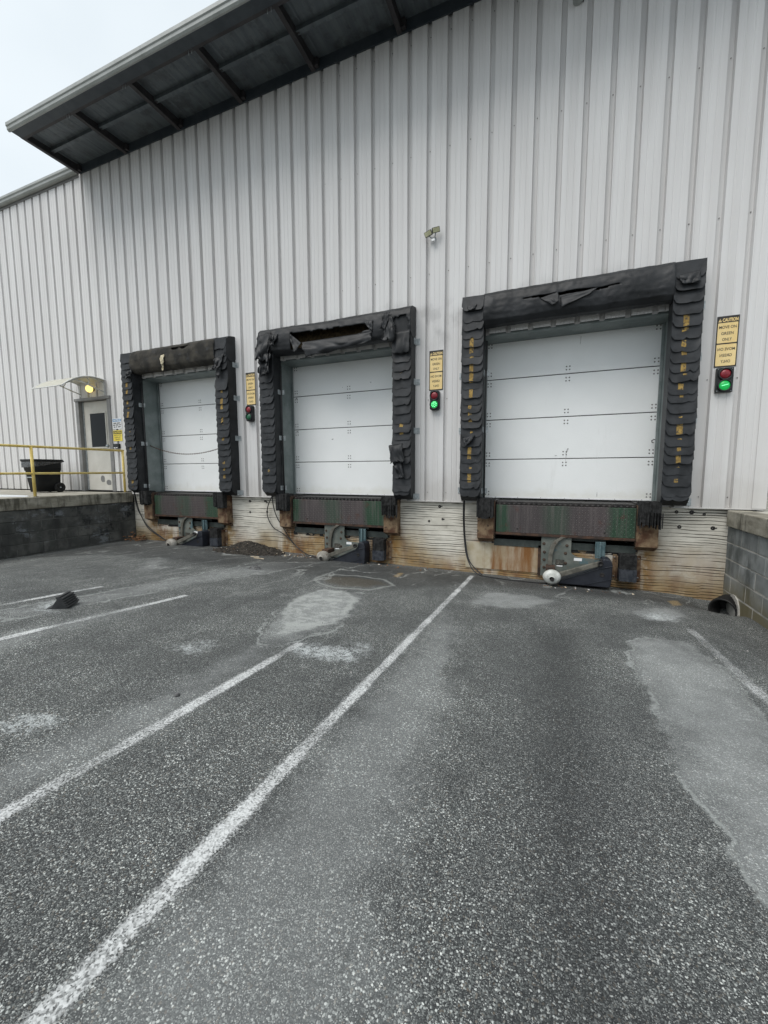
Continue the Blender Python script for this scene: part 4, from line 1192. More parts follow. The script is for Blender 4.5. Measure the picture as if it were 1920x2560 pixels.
# ------------------------------------------------------------------ dock levelers
def lug_mesh():
    mb = MB()
    p = .034
    for i in range(52):
        for j in range(12):
            x = .02+i*p; z = -.385+j*p-.004
            if x > 1.755 or z > -.012: continue
            s = 1 if (i+j) % 2 else -1
            l, w_ = .0125, .0040
            cx, cz = x, z
            c_, s_ = math.cos(R(45))*1, math.sin(R(45))*s
            A = [(cx+c_*l, cz+s_*l), (cx-s_*w_, cz+c_*w_), (cx-c_*l, cz-s_*l), (cx+s_*w_, cz-c_*w_)]
            b = len(mb.v)
            mb.v += [(a[0], -.0002, a[1]) for a in A]+[(cx, -.0042, cz)]
            for q in range(4):
                mb.f.append((b+q, b+(q+1) % 4, b+4)); mb.m.append(0); mb.s.append(False)
    return mb.mesh('tread_lugs', MAT['lug'])
LUGS = lug_mesh()
def build_leveler(idx, xk):
    labels = ['dock leveler with finely ribbed brown and green lip plate under the far dock door',
              'dock leveler with streaked grey-brown lip plate under the middle dock door',
              'dock leveler with green-patched tread lip plate under the right dock door']
    root = empty('dock_leveler', (xk+.268, -.10, 1.16)); tag(root, labels[idx], 'dock leveler', 'dock levelers under the doors')
    Lw = 1.775
    MB().box(0, Lw, 0, .02, -.40, 0).build('lip_plate', MAT['lip'], root, bevel=.003)
    o = link_mesh('tread_lugs', LUGS, root); tag(o, kind='stuff')
    MB().box(-.004, Lw+.004, -.012, .024, -.437, -.402).build('lip_edge', MAT['rustdark'], root, bevel=.004)
    # hinge: tube with knuckles
    mb = MB()
    x = .02
    while x < Lw-.05:
        mb.tube([(x, .035, .012), (x+.045, .035, .012)], .017, 8); x += .068
    tag(mb.build('hinge_knuckles', MAT['blacksteel'], root), kind='stuff')
    MB().box(.0, Lw, .055, .55, .022, .045).box(0, Lw, .05, .06, -.09, .045).build('deck_plate', MAT['blacksteel'], root)
    # frame angle, toe guards
    MB().box(-.03, Lw+.03, .078, .098, -.615, -.515).build('frame_angle', MAT['darkgreen'], root)
    MB().box(-.045, -.015, -.03, .10, -.45, .06).box(Lw+.02, Lw+.05, -.03, .10, -.45, .06).build('toe_guard', MAT['rustdark'], root, bevel=.003)
    for x in (.30, 1.42): MB().lathe((x, -.001, -.34), (0, -1, 0), [(.012, 0), (.01, .003), (.001, .003)], 8).build('lip_hole', MAT['blacksteel'], root)
    MB().box(1.0, 1.45, .12, .14, -.49, -.44).build('sub_frame', MAT['darkgreen'], root)
for i, d in enumerate(DX): build_leveler(i, d)

# ------------------------------------------------------------------ bumpers
def laminated(x0, x1, y0, y1, z0, z1, seed, ragged=.02, plies=12):
    rnd = random.Random(seed); mb = MB()
    w_ = (x1-x0)/plies
    for i in range(plies):
        a = x0+i*w_
        j0, j1, j2 = rnd.uniform(-ragged*.3, ragged*.4), rnd.uniform(-ragged, ragged*.6), rnd.uniform(-.004, .006)
        mb.box(a+.0007, a+w_-.0007, y0+j0, y1, z0+j1, z1+j2)
    return mb
sidename = ('left', 'right')
dockname = ('far', 'middle', 'right')
def build_upper_bumpers(idx, xk):
    for side, dx in ((0, .005), (1, 2.05)):
        root = empty('dock_bumper', (xk+dx, 0, .60))
        tag(root, 'black rubber bumper on a rusty steel box, %s side of the %s dock' % (sidename[side], dockname[idx]), 'bumper', 'rubber dock bumpers on rusty boxes')
        w_ = .235 if side == 0 else .24
        mb = laminated(0, w_, -.25, -.03, .38, .655, idx*7+side, .03)
        mb.build('rubber_block', MAT['rubber'], root)
        if side == 1 and idx == 2 or side == 1 and idx == 1:
            # frayed skirt of split plies
            rnd = random.Random(idx+90); m2 = MB()
            for q in range(18):
                x = rnd.uniform(-.01, w_+.03); m2.box(x, x+.012, -.265, -.255, .36-rnd.uniform(0, .05), .52)
            m2.build('frayed_ply', MAT['rubber'], root)
        # open steel box: face, cheeks, lower flange with bolts
        mb = MB().box(.0, w_, -.15, -.142, .06, .385).box(0, .008, -.142, -.001, .06, .60).box(w_-.008, w_, -.142, -.001, .06, .60)
        mb.prism([(-.15, .06), (-.001, .0), (-.001, .012), (-.146, .072)], 0, .0, w_)
        mb.box(-.0, w_, -.016, -.004, -.005, .055)
        mb.build('steel_box', MAT['rust'], root, bevel=.003)
        mb = MB()
        for q in range(4): mb.lathe((.035+q*.055, -.016, .025), (0, -1, 0), [(.011, 0), (.009, .006), (.001, .008)], 7)
        mb.build('bolt', MAT['bolt'], root)
for i, d in enumerate(DX): build_upper_bumpers(i, d)
def build_low_bumper(idx, xk):
    root = empty('dock_bumper', (xk+1.83, 0, .19))
    tag(root, 'low slate-coloured rubber bumper in a rusty bracket beside the %s dock restraint' % dockname[idx], 'bumper', 'low rubber bumpers beside the restraints')
    laminated(.04, .235, -.20, -.03, .175, .355, idx+31, .006, 11).build('rubber_block', MAT['rubber'], root)
    laminated(.038, .240, -.205, -.03, .010, .168, idx+41, .006, 11).build('rubber_block', MAT['rubberblue'], root)
    for a, b in ((-.02, .032), (.245, .312)):
        MB().box(a, b, -.012, -.002, -.01, .33).box((b-.008) if a < 0 else a, b if a < 0 else a+.008, -.10, -.012, .0, .32).build('steel_angle', MAT['rust'], root, bevel=.003)
    mb = MB()
    for x in (.0, .285):
        for z in (.03, .29): mb.lathe((x, -.012, z), (0, -1, 0), [(.013, 0), (.011, .008), (.001, .011)], 7)
    mb.build('bolt', MAT['bolt'], root)
for i, d in enumerate(DX): build_low_bumper(i, d)

# ------------------------------------------------------------------ vehicle restraints
def text_mesh(name, s, size, mat, mirror=False, bold=.0, width=None):
    cu_ = bpy.data.curves.new(name, 'FONT')
    cu_.body = s; cu_.size = size; cu_.align_x = 'CENTER'; cu_.align_y = 'CENTER'; cu_.offset = bold; cu_.resolution_u = 3
    ob = bpy.data.objects.new(name, cu_); COL.objects.link(ob)
    dg = bpy.context.evaluated_depsgraph_get()
    me = bpy.data.meshes.new_from_object(ob.evaluated_get(dg))
    bpy.data.objects.remove(ob); bpy.data.curves.remove(cu_)
    co = np.zeros(len(me.vertices)*3); me.vertices.foreach_get('co', co); co = co.reshape(-1, 3)
    cx = (co[:, 0].min()+co[:, 0].max())/2; co[:, 0] -= cx
    cy = (co[:, 1].min()+co[:, 1].max())/2; co[:, 1] -= cy
    sx = 1.0
    if width: sx = width/(co[:, 0].max()-co[:, 0].min())
    x = co[:, 0]*sx*(-1 if mirror else 1)
    co = np.stack([x, np.zeros(len(x)), co[:, 1]], 1)
    me.vertices.foreach_set('co', co.ravel())
    me.materials.clear(); me.materials.append(MAT[mat])
    if mirror: me.flip_normals()
    me.update(); me.name = name
    return me

def arc(cx, cz, r, a0, a1, n):
    return [(cx+r*math.cos(R(a0+(a1-a0)*i/n)), cz+r*math.sin(R(a0+(a1-a0)*i/n))) for i in range(n+1)]
def build_restraint(idx, xk):
    labels = ['grey vehicle restraint with dirty roller under the far dock, nearest the soot-stained wall',
              'grey vehicle restraint with round beige roller under the middle dock',
              'grey vehicle restraint with chipped white roller under the right dock']
    root = empty('vehicle_restraint', (xk, 0, gzf(xk+1.3, -.2)))
    tag(root, labels[idx], 'vehicle restraint', 'vehicle restraints under the dock levelers')
    zo = -gzf(xk+1.3, -.2)
    Q = lambda pts: [(x, z+zo) for x, z in pts]
    # back plate with concave shoulder
    out = [(.90, .155), (.90, .72), (1.29, .72), (1.29, .53)]+[(1.43-.14*math.cos(R(a)), .53-.08*math.sin(R(a))) for a in (15, 35, 55, 75)]+[(1.66, .44), (1.66, .36), (1.20, .155)]
    MB().prism(Q(out), 1, -.08, -.055).build('back_plate', MAT['plate'], root, bevel=.003)
    MB().prism(Q([(.86, .14), (.898, .14), (.898, .58), (.86, .58)]), 1, -.022, -.004).build('anchor_strip', MAT['rustdark'], root)
    # curved guide rail
    cx = [(1.155+.03, .735), (1.10, .68), (1.055, .60), (1.03, .50), (1.022, .38), (1.022, .30)]
    l = [(x-.028, z) for x, z in cx]; r = [(x+.028, z-.005) for x, z in reversed(cx)]
    MB().prism(Q(l+r), 1, -.125, -.081).build('guide_rail', MAT['armgrey'], root, bevel=.004)
    # roller carriage and head
    MB().box(.97, 1.09, -.30, -.081, .26+zo, .33+zo).build('carriage', MAT['rustdark'], root, bevel=.006)
    prof = [(.030, -.02), (.035, -.012), (.070, -.006), (.100, .012), (.114, .04), (.116, .065), (.108, .10), (.07, .13), (.05, .14), (.05, .2)]
    mb = MB().lathe((1.052, -.455, .222+zo), (0, 1, .12), prof, 28)
    for v in range(len(mb.v)):
        x, y, z = mb.v[v]; mb.v[v] = (x, y, .222+zo+(z-.222-zo)*.84)
    mb.build('roller', MAT['roller'] if idx == 2 else MAT['rollerdirty'], root)
    MB().lathe((1.056, -.466, .205+zo), (0, 1, .0), [(.024, -.012), (.024, .03), (.001, .03)], 14).lathe((1.056, -.479, .205+zo), (0, -1, 0), [(.022, 0), (.001, .001)], 14).build('roller_socket', MAT['blacksteel'], root)
    # swing arm
    a0, a1 = Vector((1.07, 0, .215)), Vector((1.63, 0, .445))
    d = (a1-a0).normalized(); nrm = Vector((-d.z, 0, d.x))
    pts = [a0-nrm*.035, a1-nrm*.030]+[a1+nrm*.030*math.cos(t)+d*.034*math.sin(t) for t in (2.6, 2.0, 1.57, 1.1, .5)][::-1][::-1]+[a1+nrm*.032, a0+nrm*.035]
    MB().prism(Q([(p.x, p.z) for p in (a0-nrm*.035, a1-nrm*.032, a1+d*.03, a1+nrm*.032, a0+nrm*.035)]), 1, -.345, -.305).build('arm', MAT['armgrey'], root, bevel=.008)
    MB().lathe((1.63, -.347, .445+zo), (0, -1, 0), [(.034, 0), (.034, .02), (.02, .022), (.02, .010), (.001, .010)], 16).build('pivot', MAT['blacksteel'], root)
    # wedge housing
    hs = [(1.13, .115), (1.16, .165), (1.605, .375), (1.645, .425), (1.660, .485), (1.672, .497), (1.73, .497), (1.765, .475), (1.778, .42), (1.776, .25), (1.765, .135), (1.74, .118)]
    MB().prism(Q(hs), 1, -.30, -.085).build('housing', MAT['navy'], root, bevel=.012)
    MB().prism(Q([(1.20, .172), (1.62, .355), (1.776, .405), (1.776, .415), (1.61, .368), (1.19, .182)]), 1, -.310, -.299).build('housing_rib', MAT['navy'], root, bevel=.003)
    MB().prism(Q([(1.44, .125), (1.775, .235), (1.775, .245), (1.43, .130)]), 1, -.308, -.299).build('housing_rib', MAT['navy'], root)
    MB().lathe((1.66, -.3015, .285+zo), (0, -1, 0), [(.030, 0), (.028, .004), (.020, .001), (.001, .0)], 14).build('bolt_recess', MAT['blacksteel'], root)
    # upper guide bracket
    MB().box(1.585, 1.705, -.09, -.075, .46+zo, .69+zo).box(1.632, 1.652, -.13, -.09, .47+zo, .69+zo).box(1.585, 1.592, -.11, -.09, .46+zo, .69+zo).box(1.698, 1.705, -.11, -.09, .46+zo, .69+zo).build('guide_bracket', MAT['teal'], root, bevel=.003)
    # bolts
    mb = MB()
    for x, z in ((.945, .50), (.945, .39), (1.22, .50), (1.225, .36), (.935, .62), (1.235, .61), (.945, .28)):
        mb.lathe((x, -.08, z+zo), (0, -1, 0), [(.022, 0), (.022, .003), (.014, .004), (.013, .014), (.001, .016)], 8, smooth=False)
    mb.build('bolt', MAT['rustbolt'], root)
    # badge and label
    bx, bz = 1.152, .368
    bd = MB().box(bx-.056, bx+.056, -.0835, -.0805, bz-.037+zo, bz+.037+zo).build('badge', MAT['signblack'], root)
    MB().box(bx-.047, bx+.047, -.0845, -.084, bz-.028+zo, bz+.028+zo).build('badge_face', MAT['armgrey'], bd)
    link_mesh('lettering', STAR, bd, (bx, -.0852, bz+.006+zo))
    pts = [(bx+(.011 if k % 2 == 0 else .0045)*math.sin(k*math.pi/5), bz-.017+(.011 if k % 2 == 0 else .0045)*math.cos(k*math.pi/5)) for k in range(10)]
    MB().prism(Q(pts), 1, -.0856, -.0852).build('star_mark', MAT['print'], bd)
    MB().box(bx-.04, bx+.035, -.0825, -.081, bz-.060+zo, bz-.045+zo).build('paper_strip', MAT['signwhite'], bd)
    MB().box(1.33, 1.43, -.0825, -.081, .405+zo, .445+zo).build('sticker', MAT['signwhite'], root)
    return root
STAR = text_mesh('lettering', 'STAR', .034, 'print', bold=.0012, width=.086)
for i, d in enumerate(DX): build_restraint(i, d)

# ------------------------------------------------------------------ signs and signal lights
SX = [2.6853, 6.1827, 9.7149]
SW, SZT, SZB = .2139, 3.4611, 2.8757
T_CAU = text_mesh('lettering', 'CAUTION', .052, 'signyellow', bold=.0022, width=.150)
T_MOVE = text_mesh('lettering', 'MOVE ON', .046, 'print', bold=.0006, width=.166)
T_GRN = text_mesh('lettering', 'GREEN', .046, 'print', bold=.0006, width=.118)
T_ONL = text_mesh('lettering', 'ONLY', .046, 'print', bold=.0006, width=.092)
M_MOVE = text_mesh('lettering', 'MOVE ON', .046, 'print', True, .0006, .166)
M_GRN = text_mesh('lettering', 'GREEN', .046, 'print', True, .0006, .118)
M_ONL = text_mesh('lettering', 'ONLY', .046, 'print', True, .0006, .092)
def rrect(x0, x1, z0, z1, r, n=4):
    pts = []
    for cx, cz, a in ((x1-r, z0+r, -90), (x1-r, z1-r, 0), (x0+r, z1-r, 90), (x0+r, z0+r, 180)):
        pts += [(cx+r*math.cos(R(a+90*i/n)), cz+r*math.sin(R(a+90*i/n))) for i in range(n+1)]
    return pts
where = ('between the far and middle docks', 'between the middle and right docks', 'right of the right dock')
for i, sx in enumerate(SX):
    root = empty('caution_sign', (sx, YO-.004, SZB))
    tag(root, 'yellow and black caution sign with mirrored lettering, '+where[i], 'sign', 'caution signs between the docks')
    h = SZT-SZB
    MB().box(0, SW, -.003, .0, 0, h).build('sign_plate', MAT['signblack'], root)
    MB().prism(rrect(.011, SW-.011, .278, .508, .008), 1, -.0042, -.0032).build('yellow_field', MAT['signyellow'], root)
    MB().prism(rrect(.011, SW-.011, .014, .262, .008), 1, -.0042, -.0032).build('yellow_field', MAT['signyellow'], root)
    cx = SW/2
    link_mesh('lettering', T_CAU, root, (cx+.020, -.0036, .540))
    tri = MB().prism([(.012, .520), (.046, .520), (.029, .560)], 1, -.0040, -.0033).build('warning_triangle', MAT['signyellow'], root)
    MB().prism([(.0272, .534), (.0308, .534), (.0318, .551), (.0262, .551)], 1, -.0046, -.0041).box(.0272, .0308, -.0046, -.0041, .525, .530).build('exclamation_mark', MAT['print'], tri)
    for me, z in ((T_MOVE, .458), (T_GRN, .387), (T_ONL, .318), (M_MOVE, .206), (M_GRN, .135), (M_ONL, .065)):
        link_mesh('lettering', me, root, (cx, -.0052, z))
def build_signal(i, x):
    state = ('with both lenses unlit', 'with bright green dots lit', 'with a glowing green lens')[i]
    root = empty('signal_light', (x, YO-.002, 2.575)); tag(root, 'two-lens signal light %s, %s' % (state, where[i]), 'signal light', 'signal lights under the caution signs')
    w_, h, dp = .145, .285, .07
    if i == 2:
        MB().box(0, w_+.02, -.045, 0, 0, h).build('lamp_box', MAT['housing'], root, bevel=.004)
        dp = .045; w2 = w_+.02
    else:
        MB().prism(rrect(0, w_, 0, h, .03), 1, -dp, 0).build('lamp_box', MAT['housing'], root, bevel=.006)
        w2 = w_
    cx = w2/2
    for z, m1 in ((.210, 'redlens'), (.078, ('greenoff', 'greenlit', 'greenlit')[i])):
        l = MB().lathe((cx, -dp-.004, z), (0, -1, 0), [(.055, 0), (.050, .010), (.035, .018), (.018, .022), (.001, .023)], 24).build('lens', MAT[m1], root)
        MB().lathe((cx, -dp+.002, z), (0, -1, 0), [(.070, 0), (.070, .022), (.064, .026), (.056, .022), (.056, .002)], 24).build('lens_bezel', MAT['housing'], root)
        if m1 == 'greenlit':
            mb = MB()
            if i == 1:
                for k in range(8): mb.lathe((cx+.034*math.cos(k*math.pi/4+.3), -dp-.022, z+.034*math.sin(k*math.pi/4+.3)), (0, -1, 0), [(.0085, 0), (.006, .005), (.001, .007)], 8)
                for k in range(3): mb.lathe((cx+.013*math.cos(k*2.1), -dp-.025, z+.013*math.sin(k*2.1)), (0, -1, 0), [(.0075, 0), (.005, .005), (.001, .007)], 8)
            else:
                mb.prism([(cx-.035, z-.010), (cx+.030, z+.006), (cx+.032, z+.012), (cx-.030, z-.002)], 1, -dp-.029, -dp-.020)  # slanted glowing sliver draws a highlight onto the lens
            mb.build('led', MAT['led'], l)
    MB().box(cx-.025, cx+.025, -dp-.003, -dp-.0005, .136, .148).build('label_strip', MAT['signwhite'], root)
    if i == 2:
        mb = MB()
        for q in (.015, w2-.015):
            for z in (.015, h-.015): mb.lathe((q, -.045, z), (0, -1, 0), [(.005, 0), (.001, .003)], 6)
        mb.build('screw', MAT['galv'], root)
for i, sx in enumerate(SX): build_signal(i, sx+(.030, .030, .022)[i])

# signs by the personnel door
def print_lines(parent, rows, x0, x1, y):
    for z, a, b, h in rows:
        MB().box(x0+a*(x1-x0), x0+b*(x1-x0), y-.0006, y, z, z+h).build('small_print', MAT['print'], parent)
nr = empty('notice_sign', (-1.03, YO-.005, 2.60)); tag(nr, 'white notice sign with blue header beside the entrance door', 'sign')
MB().prism(rrect(0, .29, 0, .225, .012), 1, -.003, 0).build('sign_plate', MAT['signwhite'], nr)
MB().box(.015, .275, -.0042, -.0032, .155, .212).build('blue_header', MAT['signblue'], nr)
link_mesh('lettering', text_mesh('lettering', 'NOTICE', .05, 'signwhite', bold=.002, width=.21), nr, (.145, -.0052, .1835))
print_lines(nr, [(.112, .12, .44, .022), (.112, .50, .90, .022), (.072, .08, .32, .022), (.072, .38, .68, .022), (.072, .74, .94, .022), (.030, .14, .32, .022), (.030, .40, .52, .022), (.030, .60, .90, .022)], 0, .29, -.0034)
cs = empty('forklift_sign', (-1.03, YO-.005, 2.335)); tag(cs, 'bright yellow forklift caution sign beside the entrance door', 'sign')
MB().prism(rrect(0, .29, 0, .235, .012), 1, -.003, 0).build('sign_plate', MAT['signbright'], cs)
MB().box(.015, .275, -.0042, -.0032, .155, .220).build('black_header', MAT['print'], cs)
link_mesh('lettering', text_mesh('lettering', 'CAUTION', .052, 'signbright', bold=.002, width=.23), cs, (.145, -.0052, .1875))
for s, z, w_ in (('WATCH FOR', .126, .23), ('FORKLIFT', .082, .19), ('TRAFFIC', .038, .165)):
    link_mesh('lettering', text_mesh('lettering', s, .034, 'print', bold=.0006, width=w_), cs, (.145, -.0036, z))
kb = empty('key_box', (-.99, YO-.001, 2.175)); tag(kb, 'small black keypad box under the forklift sign', 'box')
MB().box(0, .17, -.05, 0, 0, .10).build('case', MAT['housing'], kb, bevel=.006)
for x in (.02, .09): MB().box(x, x+.05, -.054, -.0505, .008, .022).build('button', MAT['signwhite'], kb)

# ------------------------------------------------------------------ lights
def build_flood():
    root = empty('floodlight', (6.265, YO, 5.0)); tag(root, 'twin-head motion floodlight mounted high on the metal wall', 'floodlight'); root.scale = (.58,)*3; root.location = (6.24, YO, 5.05)
    MB().lathe((0, 0, 0), (0, -1, 0), [(.055, 0), (.055, .02), (.035, .035), (.001, .036)], 18).build('mount_plate', MAT['galv'], root)
    for (c, rot, nm) in (((-.115, -.14, .085), (R(24), R(-14), R(-8)), 'a'), ((.085, -.15, .13), (R(24), R(-14), R(22)), 'b')):
        mb = MB().prism(rrect(-.095, .095, -.06, .06, .012), 1, -.03, .045)
        h = mb.build('lamp_head', MAT['bronze'], root, c, rot, bevel=.006)
        MB().box(-.083, .083, -.0335, -.0305, -.048, .048).build('lamp_lens', MAT['floodglass'], h)
        MB().tube([(0, -.03, 0), (c[0]*.5, -.07, .01), (c[0]*.75, c[1]+.04, c[2]-.06), (c[0], c[1]+.03, c[2]-.02)], .014, 8).build('lamp_arm', MAT['galv'], root)
    MB().box(-.045, .04, -.13, -.06, -.105, -.045).build('motion_sensor', MAT['signwhite'], root, rot=(0, R(-6), 0), bevel=.008)
    MB().tube([(0, -.03, -.02), (-.005, -.08, -.05)], .012, 8).build('sensor_stem', MAT['galv'], root)
build_flood()
cm = empty('wall_camera', (8.06, YO, 7.47)); tag(cm, 'small grey camera fixture under the canopy at the top edge', 'camera')
MB().lathe((0, 0, 0), (0, -1, 0), [(.06, 0), (.06, .03), (.02, .035), (.02, .06)], 16).build('camera_base', MAT['gutter'], cm)
MB().tube([(0, -.05, .0), (0, -.07, .02), (-.01, -.17, -.02)], [.03, .045, .04], 12).build('camera_body', MAT['gutter'], cm)
MB().tube([(.06, -.01, .06), (.07, -.015, .0), (.055, -.012, -.05)], .006, 6).build('camera_cable', MAT['cable'], cm)

lg = empty('globe_lamp', (-1.60, YO, 3.50)); tag(lg, 'lit warm yellow globe lamp under the clear door awning', 'lamp'); lg.scale = (.85,)*3
MB().lathe((0, 0, 0), (0, -1, 0), [(.055, 0), (.055, .03), (.075, .045), (.075, .06)], 18).build('lamp_base', MAT['rustdark'], lg)
MB().lathe((0, -.055, 0), (0, -1, 0), [(.085, 0), (.095, .03), (.092, .07), (.07, .10), (.035, .118), (.001, .122)], 22).build('lamp_globe', MAT['lampglow'], lg)

# awning over the personnel door
def build_awning():
    root = empty('door_awning', (-2.14, YO, 3.42)); tag(root, 'curved clear polycarbonate awning above the entrance door', 'awning')
    def arcp(t): # t 0 wall .. 1 front
        y = -.90*t
        z = .235+.10*math.sin(math.pi*min(1, t*1.05)*.62)-.36*t**2.1
        return y, z
    MB().grid(lambda u, v: (u*.98, *arcp(v)), 8, 18).build('sheet', MAT['poly'], root, solid=.005)
    pth = [(0.98, *arcp(t/18)) for t in range(19)]
    for x in (0, .98): MB().tube([(x, y, z) for _, y, z in pth], .010, 6).build('edge_rail', MAT['whitemetal'], root)
    for t in (0, 1): MB().tube([(0, *arcp(t)), (.98, *arcp(t))], .011, 6).build('edge_rail', MAT['whitemetal'], root)
    for x in (.09, .90):
        mb = MB().box(x-.015, x+.015, -.012, 0, -.06, .26)
        mb.tube([(x, -.012, .0), (x, -.2, .05), (x, -.42, .12), (x, -.62, arcp(.69)[1]-.015)], .012, 6)
        mb.tube([(x, -.35, .10), (x, -.30, .18), (x, -.36, arcp(.4)[1]-.012)], .010, 6)
        mb.tube([(x, -.012, .20), (x, -.2, arcp(.22)[1]-.01), (x, -.45, arcp(.5)[1]-.012), (x, -.88, arcp(.97)[1]-.01)], .010, 6)
        mb.build('bracket', MAT['whitemetal'], root)
build_awning()

# ------------------------------------------------------------------ landing items
def build_rail():
    root = empty('safety_railing', (-.68, 0, 1.213)); tag(root, 'yellow pipe safety railing along the landing edge', 'railing')
    zt, zm = .905, .425
    for y in (-.13, -1.815, -3.50, -5.2):
        MB().tube([(0, y, .006), (0, y, zt)], .024, 10).build('post', MAT['yellow'], root)
        MB().lathe((0, y, 0.001), (0, 0, 1), [(.05, 0), (.05, .006), (.022, .008)], 12).build('post_foot', MAT['slab'], root)
    for z in (zt, zm):
        MB().tube([(0, -.11 if z == zt else -.13, z), (0, -2.5, z-.004), (0, -5.25, z)], .023 if z == zt else .021, 10).build('rail', MAT['yellow'], root)
build_rail()

def build_bin():
    root = empty('trash_cart', (-2.58, -.64, 1.206)); tag(root, 'black wheeled trash cart with a bag liner against the metal wall', 'trash cart')
    def ring(z, hx, ya, yb, r=.07, n=5):
        pts = []; hx *= .84; ya *= .74; yb *= .78
        for cx, cy, a in ((hx-r, ya+r, -90), (hx-r, yb-r, 0), (-hx+r, yb-r, 90), (-hx+r, ya+r, 180)):
            pts += [(cx+r*math.cos(R(a+90*i/n)), cy+r*math.sin(R(a+90*i/n)), z) for i in range(n+1)]
        return pts
    def loft(mb, rings, mi=0, capb=True):
        n = len(rings[0]); b = len(mb.v)
        for rg in rings: mb.v += rg
        for j in range(len(rings)-1):
            for i in range(n):
                mb.f.append((b+j*n+i, b+j*n+(i+1) % n, b+(j+1)*n+(i+1) % n, b+(j+1)*n+i)); mb.m.append(mi); mb.s.append(True)
        if capb: mb.f.append(tuple(b+i for i in reversed(range(n)))); mb.m.append(mi); mb.s.append(False)
    mb = MB()
    loft(mb, [ring(.02, .21, -.30, .30), ring(.25, .235, -.335, .31), ring(.48, .25, -.365, .32), ring(.485, .265, -.38, .325), ring(.60, .275, -.40, .33), ring(.70, .28, -.42, .335),
              ring(.70, .265, -.405, .32), ring(.3, .23, -.33, .29)])
    mb.build('cart_body', MAT['bin'], root)
    mb = MB(); loft(mb, [ring(.685, .30, -.445, .375, .09), ring(.715, .315, -.455, .385, .09), ring(.735, .31, -.45, .38, .09), ring(.735, .27, -.41, .33, .08)], capb=False)
    mb.build('cart_rim', MAT['bin'], root)
    mb = MB()
    n = 24
    rg0 = ring(.70, .288, -.43, .343, .08); rg1 = [(x*1.012, y*1.012, .60-.06*max(0, -y*2)+.02*nz(x*9, y*9)) for x, y, z in rg0]
    rg1 = [(x, y, z if y < .1 else .66) for x, y, z in rg1]
    loft(mb, [rg0, [(x*1.006, y*1.006, (z+.70)/2) for x, y, z in rg1], rg1], capb=False)
    mb.build('bag_liner', MAT['liner'], root)
    for x in (.235, -.235):
        x *= .84
        w_ = MB().lathe((x, .185, .11), (1, 0, 0), [(.03, -.03), (.095, -.03), (.11, -.018), (.11, .018), (.095, .03), (.07, .03), (.065, .015), (.03, .015), (.025, .035), (.001, .036)], 22).build('wheel', MAT['rubber'], root)
        MB().lathe((x+(.036 if x > 0 else -.036), .185, .11), (1, 0, 0), [(.016, 0), (.012, .006), (.001, .008)], 8).build('axle_cap', MAT['galv'], w_)
    MB().tube([(-.17, .30, .69), (-.15, .33, .70), (.15, .33, .70), (.17, .30, .69)], .015, 8).build('handle', MAT['bin'], root)
    MB().tube([(.15, -.265, .34), (-.15, -.265, .34)], .012, 8).build('lift_bar', MAT['galv'], root)
build_bin()
def blob_sheet(name, label, cat, cx, cy, rx, ry, z, mat, seed, th=.006):
    pts = []
    for k in range(26):
        t = 2*math.pi*k/26
        q = 1+.28*nz(math.cos(t)*1.6+seed, math.sin(t)*1.6)+.12*nz(math.cos(t)*5, math.sin(t)*5+seed)
        pts.append((cx+rx*q*math.cos(t), cy+ry*q*math.sin(t)))
    o = MB().prism(pts, 2, z, z+th).build(name, MAT[mat])
    tag(o, label, cat)
    return o
blob_sheet('ice_patch', 'thin white ice patch on the landing at the left edge', 'ice', -1.75, -1.78, .72, .20, 1.2055, 'ice', 2.0, .010)

# ------------------------------------------------------------------ cables and chain
def catmull(pts, n=10):
    P = [Vector(p) for p in pts]; P = [P[0]]+P+[P[-1]]; out = []
    for i in range(1, len(P)-2):
        for k in range(n):
            t = k/n; a, b, c, d = P[i-1], P[i], P[i+1], P[i+2]
            out.append(.5*((2*b)+(-a+c)*t+(2*a-5*b+4*c-d)*t*t+(-a+3*b-3*c+d)*t**3))
    out.append(P[-2]); return out
def cable(label, runs, r=.009):
    root = empty('power_cable', runs[0][0]); tag(root, label, 'cable', 'cables hanging below the dock seals')
    b = Vector(runs[0][0])
    for pts in runs:
        MB().tube([p-b for p in catmull(pts)], r, 7).build('cord', MAT['cable'], root)
g_ = lambda x, y, d=.012: (x, y, GH(x, y)+d)
x = DX[2]
cable('black cable hanging from the right dock seal and running along the ground', [[(x-.20, -.16, 1.26), (x-.215, -.10, .95), (x-.20, -.06, .60), (x-.14, -.10, .32), (x+.02, -.20, .13), g_(x+.35, -.30), g_(x+.75, -.32), g_(x+1.0, -.30)],
      [(x-.19, -.15, 1.26), (x-.20, -.09, .9), (x-.18, -.06, .55), (x-.10, -.12, .28), g_(x+.1, -.2)]])
x = DX[1]
cable('pair of looping black cables hanging left of the middle dock', [[(x-.12, -.16, 1.24), (x-.30, -.08, 1.02), (x-.34, -.05, .82), (x-.22, -.05, .62), (x-.02, -.05, .52), (x+.16, -.05, .40), (x+.34, -.08, .27), (x+.6, -.18, .19), g_(x+.95, -.3)],
      [(x-.14, -.16, 1.24), (x-.18, -.07, 1.0), (x-.12, -.05, .80), (x+.02, -.05, .60), (x+.12, -.05, .46), (x+.26, -.06, .32), (x+.42, -.10, .23)]])
x = DX[0]
cable('pair of black cables hanging in the corner beside the soot-stained wall', [[(x-.22, -.18, 1.24), (x-.26, -.10, .95), (x-.24, -.06, .75), (x-.12, -.05, .55), (x+.10, -.06, .40), (x+.40, -.10, .28), (x+.70, -.2, .22), g_(x+1.0, -.3)],
      [(x-.23, -.18, 1.24), (x-.28, -.10, .9), (x-.22, -.05, .68), (x-.06, -.05, .46), (x+.2, -.07, .33), (x+.55, -.15, .24)]])

